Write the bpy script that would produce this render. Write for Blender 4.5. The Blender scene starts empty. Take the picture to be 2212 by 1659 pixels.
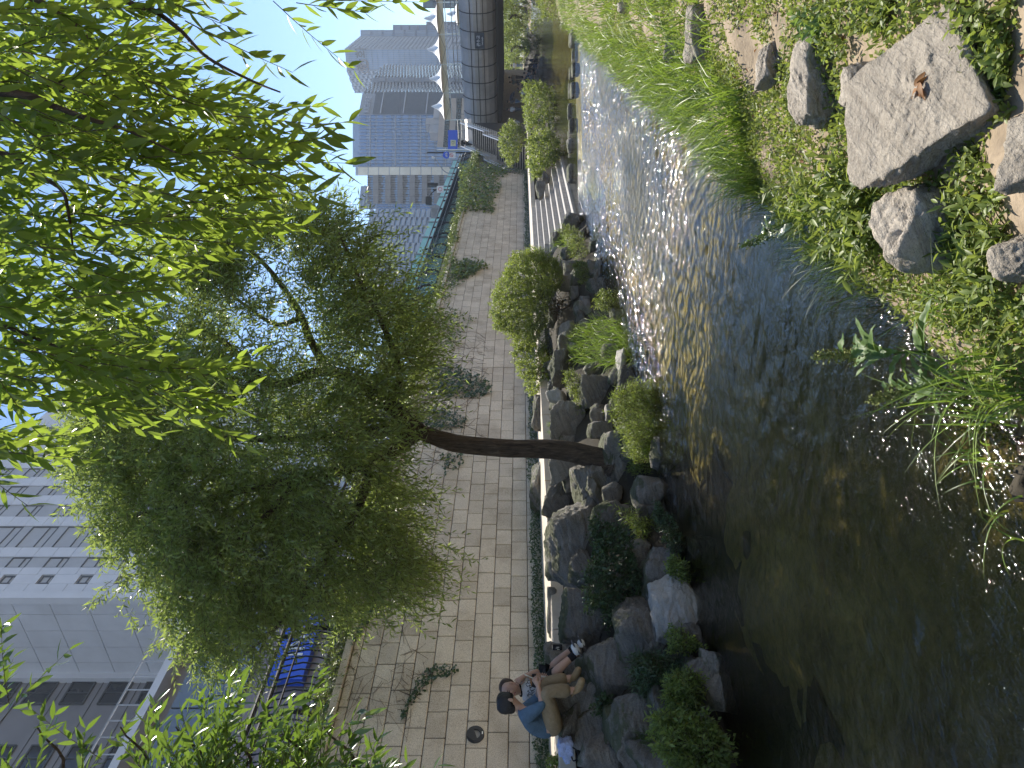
import bpy, bmesh, math, random
import numpy as np
from mathutils import Vector, Matrix, noise

# ------------------------------------------------------------------ camera, sky, sun, exposure
SC = bpy.context.scene
COL = SC.collection
RAD = math.radians
YAW = RAD(29.04)
EYE = 1.9
F, HX = 1530.0, 1124.0
FW = np.array([-math.sin(YAW), math.cos(YAW), 0.0])
RT = np.array([math.cos(YAW), math.sin(YAW), 0.0])
cam = bpy.data.cameras.new('camera')
cam.sensor_fit = 'HORIZONTAL'
cam.sensor_width = 36.0
cam.lens = F / 2212.0 * 36.0
cam.shift_x = -18.0 / 2212.0
cam.clip_start = 0.05
cam.clip_end = 4000
camo = bpy.data.objects.new('camera', cam)
COL.objects.link(camo)
cx, cy, cz = Vector((0, 0, -1)), Vector(RT), Vector(-FW)
M = Matrix((cx, cy, cz)).transposed().to_4x4()
M.translation = (0, 0, EYE)
camo.matrix_world = M
SC.camera = camo

SUN_AZ, SUN_EL = RAD(-13.0), RAD(49.0)
world = bpy.data.worlds.new('World')
SC.world = world
world.use_nodes = True
wn = world.node_tree
bg = wn.nodes['Background']
sky = wn.nodes.new('ShaderNodeTexSky')
sky.sky_type = 'NISHITA'
sky.sun_disc = False
sky.sun_elevation = SUN_EL
sky.sun_rotation = SUN_AZ
sky.altitude = 50
sky.air_density = 1.0
sky.dust_density = 0.0
sky.ozone_density = 3.5
wn.links.new(sky.outputs[0], bg.inputs[0])
bg.inputs[1].default_value = 0.09
sd = Vector((math.sin(SUN_AZ) * math.cos(SUN_EL), math.cos(SUN_AZ) * math.cos(SUN_EL), math.sin(SUN_EL)))
sl = bpy.data.lights.new('sun', 'SUN')
sl.energy = 3.9
sl.angle = RAD(0.5)
sl.color = (1.0, 0.93, 0.81)
slo = bpy.data.objects.new('sun', sl)
COL.objects.link(slo)
slo.rotation_euler = sd.to_track_quat('Z', 'Y').to_euler()
SC.view_settings.view_transform = 'Standard'
SC.view_settings.look = 'None'
SC.view_settings.gamma = 1.0
SC.view_settings.exposure = 1.15
SC.render.resolution_x, SC.render.resolution_y = 1024, 768
cy_ = SC.cycles
cy_.max_bounces = 4
cy_.volume_bounces = 0
cy_.use_adaptive_sampling = True
cy_.adaptive_threshold = 0.025
cy_.diffuse_bounces = 3
cy_.glossy_bounces = 2
cy_.transmission_bounces = 4
cy_.transparent_max_bounces = 4
cy_.use_denoising = True
cy_.sample_clamp_indirect = 6.0
cy_.caustics_reflective = False
cy_.caustics_refractive = False

# ------------------------------------------------------------------ helpers
def ray(x, y):
    a = ((1659.0 - y) - 829.5) / F
    r = FW + a * RT
    r[2] = (HX - x) / F
    return r
O = np.array([0, 0, EYE])
def atd(x, y, d): return O + ray(x, y) * d
def onX(x, y, X):
    r = ray(x, y); return O + r * (X / r[0])
def onY(x, y, Y):
    r = ray(x, y); return O + r * (Y / r[1])
def onZ(x, y, z):
    r = ray(x, y); return O + r * ((z - EYE) / r[2])

W = {}
def setw(o, m, parent):
    o.matrix_basis = m
    if parent is not None:
        o.parent = parent
        o.matrix_parent_inverse = W[parent.name].inverted()
    W[o.name] = m.copy()
def tag(o, label=None, cat=None, group=None, kind=None):
    if label: o['label'] = label
    if cat: o['category'] = cat
    if group: o['group'] = group
    if kind: o['kind'] = kind
    return o
def link(name, me, mat=None, parent=None, loc=(0, 0, 0), rz=0.0, m=None, smooth=False):
    o = bpy.data.objects.new(name, me)
    COL.objects.link(o)
    if mat is not None and hasattr(me, 'materials') and len(me.materials) == 0:
        me.materials.append(mat)
    if smooth:
        me.polygons.foreach_set('use_smooth', np.ones(len(me.polygons), dtype=bool))
    if m is None:
        m = Matrix.Translation(Vector(loc)) @ Matrix.Rotation(rz, 4, 'Z')
    setw(o, m, parent)
    return o
def empty(name, loc, label, cat, group=None, kind=None):
    o = bpy.data.objects.new(name, None)
    o.empty_display_size = 0.2
    COL.objects.link(o)
    setw(o, Matrix.Translation(Vector(loc)), None)
    return tag(o, label, cat, group, kind)
def meshdata(name, V, Fc):
    me = bpy.data.meshes.new(name)
    me.from_pydata([tuple(v) for v in V], [], Fc)
    me.update()
    return me
def npmesh(name, V, quads=None, tris=None):
    me = bpy.data.meshes.new(name)
    V = np.asarray(V, dtype=np.float32)
    li, ls = [], []
    n = 0
    if quads is not None and len(quads):
        li.append(np.asarray(quads).ravel()); ls.append(np.arange(len(quads)) * 4); n = len(quads) * 4
    if tris is not None and len(tris):
        li.append(np.asarray(tris).ravel()); ls.append(n + np.arange(len(tris)) * 3)
    li = np.concatenate(li).astype(np.int32); ls = np.concatenate(ls).astype(np.int32)
    me.vertices.add(len(V)); me.vertices.foreach_set('co', V.ravel())
    me.loops.add(len(li)); me.loops.foreach_set('vertex_index', li)
    me.polygons.add(len(ls)); me.polygons.foreach_set('loop_start', ls)
    me.update(calc_edges=True)
    me.validate()
    return me

class MB:
    """collects boxes, tubes and polygons into one mesh"""
    def __init__(s): s.v = []; s.f = []
    def add(s, V, Fc):
        n = len(s.v); s.v += [tuple(map(float, p)) for p in V]; s.f += [tuple(i + n for i in f) for f in Fc]; return s
    def box(s, c, size, ax=None):
        c = np.array(c, float); h = np.array(size, float) / 2
        A = np.eye(3) if ax is None else np.array(ax, float)
        V = [c + A.T @ (h * np.array(q)) for q in ((-1,-1,-1),(1,-1,-1),(1,1,-1),(-1,1,-1),(-1,-1,1),(1,-1,1),(1,1,1),(-1,1,1))]
        return s.add(V, [(0,3,2,1),(4,5,6,7),(0,1,5,4),(1,2,6,5),(2,3,7,6),(3,0,4,7)])
    def tube(s, pts, r, n=6, cap=True):
        pts = [np.array(p, float) for p in pts]
        if not hasattr(r, '__len__'): r = [r] * len(pts)
        V = []; up = None
        for i, p in enumerate(pts):
            t = pts[min(i + 1, len(pts) - 1)] - pts[max(i - 1, 0)]
            t = t / (np.linalg.norm(t) + 1e-9)
            if up is None:
                up = np.array([0, 0, 1.]) if abs(t[2]) < .9 else np.array([1., 0, 0])
            u = up - t * np.dot(up, t); u /= np.linalg.norm(u) + 1e-9; up = u
            w = np.cross(t, u)
            for k in range(n):
                a = 2 * math.pi * k / n
                V.append(p + r[i] * (math.cos(a) * u + math.sin(a) * w))
        Fc = []
        for i in range(len(pts) - 1):
            for k in range(n):
                a, b = i * n + k, i * n + (k + 1) % n
                Fc.append((a, b, b + n, a + n))
        if cap:
            Fc.append(tuple(range(n - 1, -1, -1))); Fc.append(tuple((len(pts) - 1) * n + k for k in range(n)))
        return s.add(V, Fc)
    def prism(s, poly, d):
        """poly: list of 3d points; d: extrusion vector"""
        n = len(poly); d = np.array(d, float)
        V = [np.array(p, float) for p in poly] + [np.array(p, float) + d for p in poly]
        Fc = [tuple(range(n - 1, -1, -1)), tuple(range(n, 2 * n))] + [(i, (i + 1) % n, (i + 1) % n + n, i + n) for i in range(n)]
        return s.add(V, Fc)
    def build(s, name, mat, parent=None, smooth=False, bevel=0):
        me = meshdata(name, s.v, s.f)
        if bevel:
            bm = bmesh.new(); bm.from_mesh(me)
            bmesh.ops.recalc_face_normals(bm, faces=bm.faces)
            bmesh.ops.bevel(bm, geom=[e for e in bm.edges if e.calc_face_angle(0) > .6], offset=bevel, segments=2, affect='EDGES', profile=.6)
            bm.to_mesh(me); bm.free()
        return link(name, me, mat, parent, smooth=smooth)

_pc = {}
def piece(name, parent, size, loc, mat, ax=None, bevel=0.0):
    """a box-shaped piece; alike pieces share mesh data"""
    key = (tuple(round(q, 3) for q in size), mat.name, bevel)
    if key not in _pc:
        mb = MB().box((0, 0, 0), key[0])
        me = meshdata(name, mb.v, mb.f)
        if bevel:
            bm = bmesh.new(); bm.from_mesh(me)
            bmesh.ops.bevel(bm, geom=list(bm.edges), offset=bevel, segments=1, affect='EDGES')
            bm.to_mesh(me); bm.free()
        _pc[key] = me
    A = np.eye(3) if ax is None else np.array(ax)
    m = Matrix(A.T.tolist()).to_4x4(); m.translation = Vector([float(q) for q in loc])
    return link(name, _pc[key], mat, parent, m=m)

def smoothpath(pts, n=6):
    """catmull-rom through points"""
    P = np.array(pts, float); P = np.vstack([2 * P[0] - P[1], P, 2 * P[-1] - P[-2]])
    out = []
    for i in range(1, len(P) - 2):
        p0, p1, p2, p3 = P[i - 1], P[i], P[i + 1], P[i + 2]
        for k in range(n):
            t = k / n
            out.append(.5 * (2 * p1 + (p2 - p0) * t + (2 * p0 - 5 * p1 + 4 * p2 - p3) * t * t + (3 * p1 - p0 - 3 * p2 + p3) * t ** 3))
    out.append(P[-2])
    return np.array(out)

# ------------------------------------------------------------------ materials
def new_mat(name):
    m = bpy.data.materials.new(name); m.use_nodes = True
    nt = m.node_tree
    return m, nt, nt.nodes['Principled BSDF'], nt.nodes['Material Output']
def node(nt, t, **kw):
    n = nt.nodes.new(t)
    for k, v in kw.items():
        if k.startswith('i_'):
            n.inputs[int(k[2:]) if k[2:].isdigit() else k[2:]].default_value = v
        else: setattr(n, k, v)
    return n
def rgb(*c): return (c[0], c[1], c[2], 1.0)
def ramp(nt, stops, src):
    r = node(nt, 'ShaderNodeValToRGB')
    e = r.color_ramp.elements
    while len(e) < len(stops): e.new(.5)
    for q, (p, c) in zip(e, stops): q.position = p; q.color = rgb(*c)
    nt.links.new(src, r.inputs[0]); return r.outputs[0]
def mixc(nt, fac, a, b, mode='MIX'):
    n = node(nt, 'ShaderNodeMix', data_type='RGBA', blend_type=mode)
    for s, v in ((0, fac), (6, a), (7, b)):
        if hasattr(v, 'links'): nt.links.new(v, n.inputs[s])
        else: n.inputs[s].default_value = v if s == 0 else rgb(*v)
    return n.outputs[2]
def coords(nt, kind='Object', scale=(1, 1, 1), rot=(0, 0, 0)):
    t = node(nt, 'ShaderNodeTexCoord'); mp = node(nt, 'ShaderNodeMapping')
    if kind == 'World':
        g = node(nt, 'ShaderNodeNewGeometry'); nt.links.new(g.outputs['Position'], mp.inputs[0])
    else: nt.links.new(t.outputs[kind], mp.inputs[0])
    mp.inputs[3].default_value = scale; mp.inputs[2].default_value = rot
    return mp.outputs[0]
def noise_t(nt, vec, scale, detail=4, rough=.6, dist=0.0):
    n = node(nt, 'ShaderNodeTexNoise'); n.inputs['Scale'].default_value = scale; n.inputs['Detail'].default_value = detail
    n.inputs['Roughness'].default_value = rough; n.inputs['Distortion'].default_value = dist
    nt.links.new(vec, n.inputs['Vector']); return n.outputs['Fac']
def bump(nt, h, strength, dist, bsdf, prev=None):
    b = node(nt, 'ShaderNodeBump'); b.inputs['Strength'].default_value = strength; b.inputs['Distance'].default_value = dist
    nt.links.new(h, b.inputs['Height'])
    if prev is not None: nt.links.new(prev, b.inputs['Normal'])
    if bsdf is not None: nt.links.new(b.outputs[0], bsdf.inputs['Normal'])
    return b.outputs[0]
def plain(name, col, rough=.6, metal=0.0, var=.15, nscale=8.0, bmp=.15, spec=.4, kind='World'):
    m, nt, b, o = new_mat(name)
    v = coords(nt, kind)
    n = noise_t(nt, v, nscale, 5)
    c = ramp(nt, [(.3, tuple(q * (1 - var) for q in col)), (.7, tuple(min(1, q * (1 + var)) for q in col))], n)
    nt.links.new(c, b.inputs['Base Color'])
    b.inputs['Roughness'].default_value = rough; b.inputs['Metallic'].default_value = metal
    b.inputs['Specular IOR Level'].default_value = spec
    if bmp: bump(nt, noise_t(nt, v, nscale * 6, 3), bmp, .01, b)
    return m
def leafmat(name, dark, light, trans, tf=.4, rough=.45, spec=.35, yellow=0.0):
    m, nt, b, o = new_mat(name)
    g = node(nt, 'ShaderNodeNewGeometry'); oi = node(nt, 'ShaderNodeObjectInfo')
    ad = node(nt, 'ShaderNodeMath', operation='ADD'); fr = node(nt, 'ShaderNodeMath', operation='FRACT')
    nt.links.new(g.outputs['Random Per Island'], ad.inputs[0]); nt.links.new(oi.outputs['Random'], ad.inputs[1])
    nt.links.new(ad.outputs[0], fr.inputs[0])
    st = [(0, dark), (.8, light)]
    if yellow: st += [(1 - yellow, light), (1.0, (.28, .24, .04))]
    c = ramp(nt, st, fr.outputs[0])
    nt.links.new(c, b.inputs['Base Color'])
    b.inputs['Roughness'].default_value = rough; b.inputs['Specular IOR Level'].default_value = spec
    t = node(nt, 'ShaderNodeBsdfTranslucent')
    tc = mixc(nt, .55, c, trans)
    nt.links.new(tc, t.inputs[0])
    mx = node(nt, 'ShaderNodeMixShader'); mx.inputs[0].default_value = tf
    nt.links.new(b.outputs[0], mx.inputs[1]); nt.links.new(t.outputs[0], mx.inputs[2])
    nt.links.new(mx.outputs[0], o.inputs[0])
    return m
def rockmat(name, c0, c1, c2, moss=0.0, band=14.0, bstr=.6, rough=.85):
    m, nt, b, o = new_mat(name)
    v = coords(nt, 'Object', (1, 1, 1), (.5, .35, .2))
    oi = node(nt, 'ShaderNodeObjectInfo')
    va = node(nt, 'ShaderNodeVectorMath', operation='ADD'); cmb = node(nt, 'ShaderNodeCombineXYZ')
    mu = node(nt, 'ShaderNodeMath', operation='MULTIPLY'); mu.inputs[1].default_value = 37.0
    nt.links.new(oi.outputs['Random'], mu.inputs[0])
    for k in range(3): nt.links.new(mu.outputs[0], cmb.inputs[k])
    nt.links.new(v, va.inputs[0]); nt.links.new(cmb.outputs[0], va.inputs[1]); v = va.outputs[0]
    sv = node(nt, 'ShaderNodeMapping'); sv.inputs[3].default_value = (1.0, 1.0, band); nt.links.new(v, sv.inputs[0])
    n1 = noise_t(nt, v, 2.2, 6, .6); n2 = noise_t(nt, sv.outputs[0], 1.6, 5, .65, .6); n3 = noise_t(nt, v, 60, 3, .7)
    base = ramp(nt, [(.32, c0), (.52, c1), (.72, c2)], n1)
    base = mixc(nt, .45, base, ramp(nt, [(.35, c0), (.65, c2)], n2))
    base = mixc(nt, .35, base, ramp(nt, [(.3, c0), (.7, c2)], n3))
    rl = node(nt, 'ShaderNodeMath', operation='MULTIPLY_ADD'); rl.inputs[1].default_value = .5; rl.inputs[2].default_value = .75
    nt.links.new(oi.outputs['Random'], rl.inputs[0])
    hs = node(nt, 'ShaderNodeHueSaturation'); nt.links.new(base, hs.inputs['Color']); nt.links.new(rl.outputs[0], hs.inputs['Value'])
    base = hs.outputs[0]
    if moss:
        g = node(nt, 'ShaderNodeNewGeometry'); sx = node(nt, 'ShaderNodeSeparateXYZ'); nt.links.new(g.outputs['Normal'], sx.inputs[0])
        mm = node(nt, 'ShaderNodeMath', operation='MULTIPLY_ADD'); mm.inputs[1].default_value = .35; nt.links.new(sx.outputs[2], mm.inputs[0])
        nt.links.new(noise_t(nt, v, 3.5, 5), mm.inputs[2])
        mf = ramp(nt, [(.72 - moss * .2, (0, 0, 0)), (.82 - moss * .2, (.7, .7, .7))], mm.outputs[0])
        base = mixc(nt, mf, base, (.055, .07, .018))
    nt.links.new(base, b.inputs['Base Color'])
    b.inputs['Roughness'].default_value = rough; b.inputs['Specular IOR Level'].default_value = .3
    p = bump(nt, n2, bstr, .05, None); p = bump(nt, noise_t(nt, v, 9, 8, .7), bstr, .05, None, p); bump(nt, n3, bstr * .6, .006, b, p)
    return m

MT = {}
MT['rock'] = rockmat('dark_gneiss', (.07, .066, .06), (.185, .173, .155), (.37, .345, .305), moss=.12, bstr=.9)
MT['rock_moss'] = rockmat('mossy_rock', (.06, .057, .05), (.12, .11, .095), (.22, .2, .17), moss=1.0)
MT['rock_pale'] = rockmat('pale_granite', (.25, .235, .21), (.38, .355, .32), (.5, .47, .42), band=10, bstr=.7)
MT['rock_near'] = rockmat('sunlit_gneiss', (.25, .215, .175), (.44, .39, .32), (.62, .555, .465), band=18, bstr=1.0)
MT['kerb'] = plain('pale_paving', (.62, .54, .44), .8, var=.12, nscale=3)
MT['walk'] = plain('walkway_paving', (.5, .44, .36), .8, var=.12, nscale=2)
MT['soil'] = plain('sandy_soil', (.30, .235, .165), .95, var=.35, nscale=6, bmp=.7)
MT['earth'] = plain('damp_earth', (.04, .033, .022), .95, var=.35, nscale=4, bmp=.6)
MT['asphalt'] = plain('asphalt', (.06, .06, .062), .85, var=.2, nscale=3)
MT['concrete'] = plain('stair_stone', (.4, .38, .35), .8, var=.2, nscale=5)
MT['iron'] = plain('black_iron', (.012, .013, .014), .32, .4, var=.2, nscale=10, spec=.6)
MT['steel'] = plain('brushed_steel', (.5, .5, .5), .3, .9, var=.1, nscale=6)
MT['white'] = plain('white_metal', (.75, .75, .74), .5, var=.05)
MT['grey'] = plain('grey_metal', (.3, .31, .32), .5, .2, var=.1)
MT['dark'] = plain('dark_metal', (.04, .042, .045), .5, .2, var=.15)
MT['glass'] = plain('sky_tint_glass', (.36, .52, .85), .08, .6, var=.12, nscale=.2, bmp=0, spec=.9)  # blue of the reflected sky is put into the base colour
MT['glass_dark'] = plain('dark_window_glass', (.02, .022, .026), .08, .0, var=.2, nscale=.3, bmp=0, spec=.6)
MT['bark'] = None
m, nt, b, o = new_mat('willow_bark')
v = coords(nt, 'World', (1, 1, .16)); vn = noise_t(nt, v, 26, 6, .65, .8); MT['bark'] = m
nt.links.new(ramp(nt, [(.3, (.018, .012, .008)), (.55, (.085, .06, .04)), (.75, (.16, .125, .085))], vn), b.inputs['Base Color'])
b.inputs['Roughness'].default_value = .9; bump(nt, vn, 1.0, .05, b)
MT['twig'] = plain('twig_bark', (.07, .055, .03), .8, var=.3, nscale=20)
MT['vine'] = plain('dry_vine', (.11, .075, .05), .9, var=.3, nscale=10)
MT['leaf_tree'] = leafmat('crown_leaf', (.075, .12, .035), (.22, .29, .09), (.44, .55, .10), .52, .36, .5)
MT['leaf_near'] = leafmat('overhang_leaf', (.04, .085, .014), (.15, .23, .045), (.44, .58, .06), .62, .35, .45)
MT['leaf_side'] = leafmat('glossy_leaf', (.05, .10, .02), (.12, .2, .04), (.26, .4, .04), .4, .22, .9)
MT['leaf_shrub'] = leafmat('shrub_leaf', (.09, .14, .03), (.24, .31, .075), (.40, .48, .07), .48, .45, .4, .03)
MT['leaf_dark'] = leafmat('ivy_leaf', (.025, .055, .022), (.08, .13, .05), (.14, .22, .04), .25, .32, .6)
MT['leaf_ivy'] = leafmat('bright_ivy_leaf', (.05, .09, .02), (.15, .21, .05), (.3, .38, .05), .35, .35, .5, .04)
MT['leaf_weed'] = leafmat('weed_leaf', (.08, .13, .03), (.25, .32, .085), (.40, .48, .07), .46, .45, .4, .04)
MT['leaf_dock'] = leafmat('dock_leaf', (.09, .16, .05), (.16, .25, .09), (.32, .46, .06), .4, .5, .4)
MT['grass'] = leafmat('grass_blade', (.07, .13, .02), (.22, .32, .06), (.34, .48, .05), .4, .4, .4, .05)
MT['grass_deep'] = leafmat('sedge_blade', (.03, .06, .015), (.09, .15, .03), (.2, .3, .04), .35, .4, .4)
MT['seed'] = plain('seed_heads', (.2, .22, .06), .8, var=.4, nscale=60)
MT['dryleaf'] = leafmat('dry_leaf', (.12, .05, .02), (.3, .15, .06), (.4, .2, .06), .25, .6, .3)

# granite blocks of the retaining wall
m, nt, b, o = new_mat('wall_granite'); MT['block'] = m
v = coords(nt, 'World'); oi = node(nt, 'ShaderNodeObjectInfo'); g = node(nt, 'ShaderNodeNewGeometry')
ad = node(nt, 'ShaderNodeMath', operation='ADD'); fr = node(nt, 'ShaderNodeMath', operation='FRACT')
nt.links.new(g.outputs['Random Per Island'], ad.inputs[0]); nt.links.new(oi.outputs['Random'], ad.inputs[1]); nt.links.new(ad.outputs[0], fr.inputs[0])
tone = ramp(nt, [(0, (.54, .485, .4)), (.5, (.62, .56, .465)), (1, (.68, .615, .51))], fr.outputs[0])
sp = ramp(nt, [(.36, (.45, .42, .38)), (.5, (.95, .95, .95)), (.7, (1.12, 1.1, 1.08))], noise_t(nt, v, 75, 2, .8))
c = mixc(nt, .8, tone, sp, 'MULTIPLY')
st = ramp(nt, [(.36, (.72, .69, .65)), (.55, (1, 1, 1))], noise_t(nt, v, 1.6, 5, .6))
c = mixc(nt, .7, c, st, 'MULTIPLY')
nt.links.new(c, b.inputs['Base Color']); b.inputs['Roughness'].default_value = .85
p = bump(nt, noise_t(nt, v, 8, 4), .5, .03, None); bump(nt, noise_t(nt, v, 90, 3), .4, .005, b, p)
MT['joint'] = plain('dark_joint', (.07, .058, .045), .95, var=.3, nscale=10)

# clear shallow water: mirror film over a transparent body
m, nt, b, o = new_mat('stream_water'); MT['water'] = m
v = coords(nt, 'World', (1.0, .55, 1.0))
n1 = noise_t(nt, v, 1.7, 3, .55, .6); n2 = noise_t(nt, v, 7.0, 4, .62, 1.2); n3 = noise_t(nt, v, 30.0, 3, .6)
p = bump(nt, n2, .6, .02, None); p = bump(nt, n3, 1.0, .009, None, p)
fre = node(nt, 'ShaderNodeFresnel'); fre.inputs[0].default_value = 1.6; nt.links.new(p, fre.inputs['Normal'])
gl = node(nt, 'ShaderNodeBsdfGlossy'); gl.inputs['Roughness'].default_value = .038; nt.links.new(p, gl.inputs['Normal'])
tr = node(nt, 'ShaderNodeBsdfTransparent'); tr.inputs[0].default_value = (.86, .84, .66, 1)
mx = node(nt, 'ShaderNodeMixShader'); nt.links.new(fre.outputs[0], mx.inputs[0]); nt.links.new(tr.outputs[0], mx.inputs[1]); nt.links.new(gl.outputs[0], mx.inputs[2])
nt.links.new(mx.outputs[0], o.inputs[0])
m, nt, b, o = new_mat('calm_water'); MT['water_calm'] = m
v = coords(nt, 'World', (1.0, 1.0, 1.0))
p = bump(nt, noise_t(nt, v, 1.2, 3, .55, .6), .7, .03, None); p = bump(nt, noise_t(nt, v, 9.0, 3, .6), .5, .012, None, p)
fre = node(nt, 'ShaderNodeFresnel'); fre.inputs[0].default_value = 1.33; nt.links.new(p, fre.inputs['Normal'])
gl = node(nt, 'ShaderNodeBsdfGlossy'); gl.inputs['Roughness'].default_value = .06; nt.links.new(p, gl.inputs['Normal'])
tr = node(nt, 'ShaderNodeBsdfTransparent'); tr.inputs[0].default_value = (.62, .62, .4, 1)
mx = node(nt, 'ShaderNodeMixShader'); nt.links.new(fre.outputs[0], mx.inputs[0]); nt.links.new(tr.outputs[0], mx.inputs[1]); nt.links.new(gl.outputs[0], mx.inputs[2])
nt.links.new(mx.outputs[0], o.inputs[0])
# algae-covered bed
m, nt, b, o = new_mat('stream_bed'); MT['bed'] = m
v = coords(nt, 'World'); n1 = noise_t(nt, v, 1.1, 5, .6, .4); n2 = noise_t(nt, v, 9, 5, .7)
c = ramp(nt, [(.3, (.11, .10, .035)), (.5, (.28, .23, .085)), (.7, (.46, .38, .15))], n1)
c = mixc(nt, .6, c, ramp(nt, [(.35, (.4, .4, .35)), (.65, (1.25, 1.2, 1.1))], n2), 'MULTIPLY')
nt.links.new(c, b.inputs['Base Color']); b.inputs['Roughness'].default_value = .9; bump(nt, n2, .8, .04, b)

# ------------------------------------------------------------------ foliage builders
def unit(a): return a / (np.linalg.norm(a, axis=-1, keepdims=True) + 1e-9)
def leafmesh(name, P, D, N, L, Wd, kind='d', curl=.12):
    P = np.asarray(P, float); n = len(P); D = unit(np.asarray(D, float)); S = unit(np.cross(D, N)); U = np.cross(S, D)
    L = np.broadcast_to(np.asarray(L, float), (n,))[:, None]; Wd = np.broadcast_to(np.asarray(Wd, float), (n,))[:, None] / 2
    if kind == 'd':
        V = np.stack([P, P + D * L * .45 + S * Wd + U * Wd * .35, P + D * L, P + D * L * .45 - S * Wd + U * Wd * .35], 1).reshape(-1, 3)
        base = np.arange(n)[:, None] * 4
        T = np.concatenate([base + np.array([[0, 1, 2]]), base + np.array([[0, 2, 3]])])
        return npmesh(name, V, None, T)
    # lanceolate blade with a folded midrib, six stations
    ts = np.array([0, .12, .35, .62, .85, 1.0]); ws = np.array([.06, .55, 1.0, .82, .36, .0])
    if kind == 'o': ws = np.array([.08, .8, 1.0, .85, .5, .03])
    Vs = []
    for t, w in zip(ts, ws):
        c = P + D * L * t - U * L * curl * t * t
        Vs += [c + S * Wd * w + U * Wd * w * .3, c, c - S * Wd * w + U * Wd * w * .3]
    V = np.stack(Vs, 1).reshape(-1, 3)
    base = np.arange(n)[:, None] * 18; Q = []
    for k in range(5):
        q = 3 * k
        Q += [base + np.array([[q, q + 1, q + 4, q + 3]]), base + np.array([[q + 1, q + 2, q + 5, q + 4]])]
    return npmesh(name, V, np.concatenate(Q))
def tubes(name, polys, r0, r1, n=3):
    """many thin tubes of k points each"""
    polys = np.asarray(polys, float); m_, k, _ = polys.shape
    T = unit(np.gradient(polys, axis=1)); A = unit(np.cross(T, np.array([.3, .5, .81]))); B = np.cross(T, A)
    r = np.linspace(0, 1, k)[None, :, None]; R = np.asarray(r0).reshape(-1, 1, 1) * (1 - r) + np.asarray(r1).reshape(-1, 1, 1) * r
    V = np.stack([polys + R * (math.cos(2 * math.pi * j / n) * A + math.sin(2 * math.pi * j / n) * B) for j in range(n)], 2)
    V = V.reshape(-1, 3); Q = []
    base = (np.arange(m_) * k * n)[:, None]
    for i in range(k - 1):
        for j in range(n):
            a, b2 = i * n + j, i * n + (j + 1) % n
            Q.append(base + np.array([[a, b2, b2 + n, a + n]]))
    return npmesh(name, V, np.concatenate(Q))
def sprays(rng, S, Dr, ln, nl, droop, spread=.75, gravity=.25):
    """leafy shoots: returns leaf base, direction, normal and the shoot polylines"""
    S = np.asarray(S, float); m_ = len(S); Dr = unit(np.asarray(Dr, float)); ln = np.broadcast_to(ln, (m_,))[:, None, None]
    t = np.linspace(.12, 1, nl)[None, :, None]; down = np.array([0, 0, -1.0])
    C = S[:, None] + Dr[:, None] * ln * t + down * ln * droop * t * t
    T = unit(Dr[:, None] + down * 2 * droop * t)
    A = unit(np.cross(T, rng.normal(size=(m_, 1, 3)))); B = np.cross(T, A)
    ph = (np.arange(nl) * 2.4)[None, :, None] + rng.uniform(0, 6, (m_, 1, 1))
    side = A * np.cos(ph) + B * np.sin(ph)
    D = unit(T * (1 - spread * .5) + side * spread + down * gravity + rng.normal(size=C.shape) * .15)
    N = unit(np.cross(D, np.cross(np.array([0, 0, 1.0]), D)) + rng.normal(size=C.shape) * .5)
    tt = np.linspace(0, 1, 5)[None, :, None]
    poly = S[:, None] + Dr[:, None] * ln * tt + down * ln * droop * tt * tt
    return C.reshape(-1, 3), D.reshape(-1, 3), N.reshape(-1, 3), poly
def blades(name, rng, B, H, Wd, lean, seg=4, side=None):
    """grass blades bending over"""
    B = np.asarray(B, float); n = len(B)
    H = np.broadcast_to(H, (n,))[:, None]; Wd = np.broadcast_to(Wd, (n,))[:, None]
    ang = rng.uniform(0, 2 * math.pi, n); dr = np.stack([np.cos(ang), np.sin(ang), np.zeros(n)], 1)
    if side is not None: dr = unit(dr + np.asarray(side))
    ln = (np.broadcast_to(lean, (n,)) * rng.uniform(.4, 1.5, n))[:, None]
    sd_ = np.cross(dr, np.array([0, 0, 1.0]))
    sd_ = unit(sd_ * 1 + dr * rng.normal(size=(n, 1)) * .6)
    Vs = []
    for k in range(seg + 1):
        t = k / seg
        c = B + np.array([0, 0, 1.0]) * H * (t - .35 * np.minimum(ln, 1.6) * t ** 2.2) + dr * H * ln * t ** 1.8
        w = Wd * (1 - t) ** .7 * .5
        Vs += [c - sd_ * w, c + sd_ * w]
    V = np.stack(Vs, 1).reshape(-1, 3); base = np.arange(n)[:, None] * (2 * seg + 2)
    Q = np.concatenate([base + np.array([[2 * k, 2 * k + 1, 2 * k + 3, 2 * k + 2]]) for k in range(seg)])
    return npmesh(name, V, Q)
def inpoly(pts, poly):
    x, y = pts[:, 0], pts[:, 1]; ins = np.zeros(len(pts), bool); n = len(poly)
    for i in range(n):
        x1, y1 = poly[i]; x2, y2 = poly[(i + 1) % n]
        c = ((y1 > y) != (y2 > y)) & (x < (x2 - x1) * (y - y1) / (y2 - y1 + 1e-12) + x1)
        ins ^= c
    return ins
def samp(rng, poly, n):
    poly = np.array(poly, float); lo, hi = poly.min(0), poly.max(0); out = np.zeros((0, 2))
    while len(out) < n:
        q = rng.uniform(lo, hi, (n * 2 + 10, 2)); out = np.vstack([out, q[inpoly(q, poly)]])
    return out[:n]
def px3(q, d):
    """pixel samples at given depths -> points"""
    a = ((1659 - q[:, 1]) - 829.5) / F; b = (HX - q[:, 0]) / F
    d = np.broadcast_to(d, (len(q),))
    P = (FW[None] + a[:, None] * RT[None]) * d[:, None]; P[:, 2] = EYE + b * d
    return P
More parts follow.
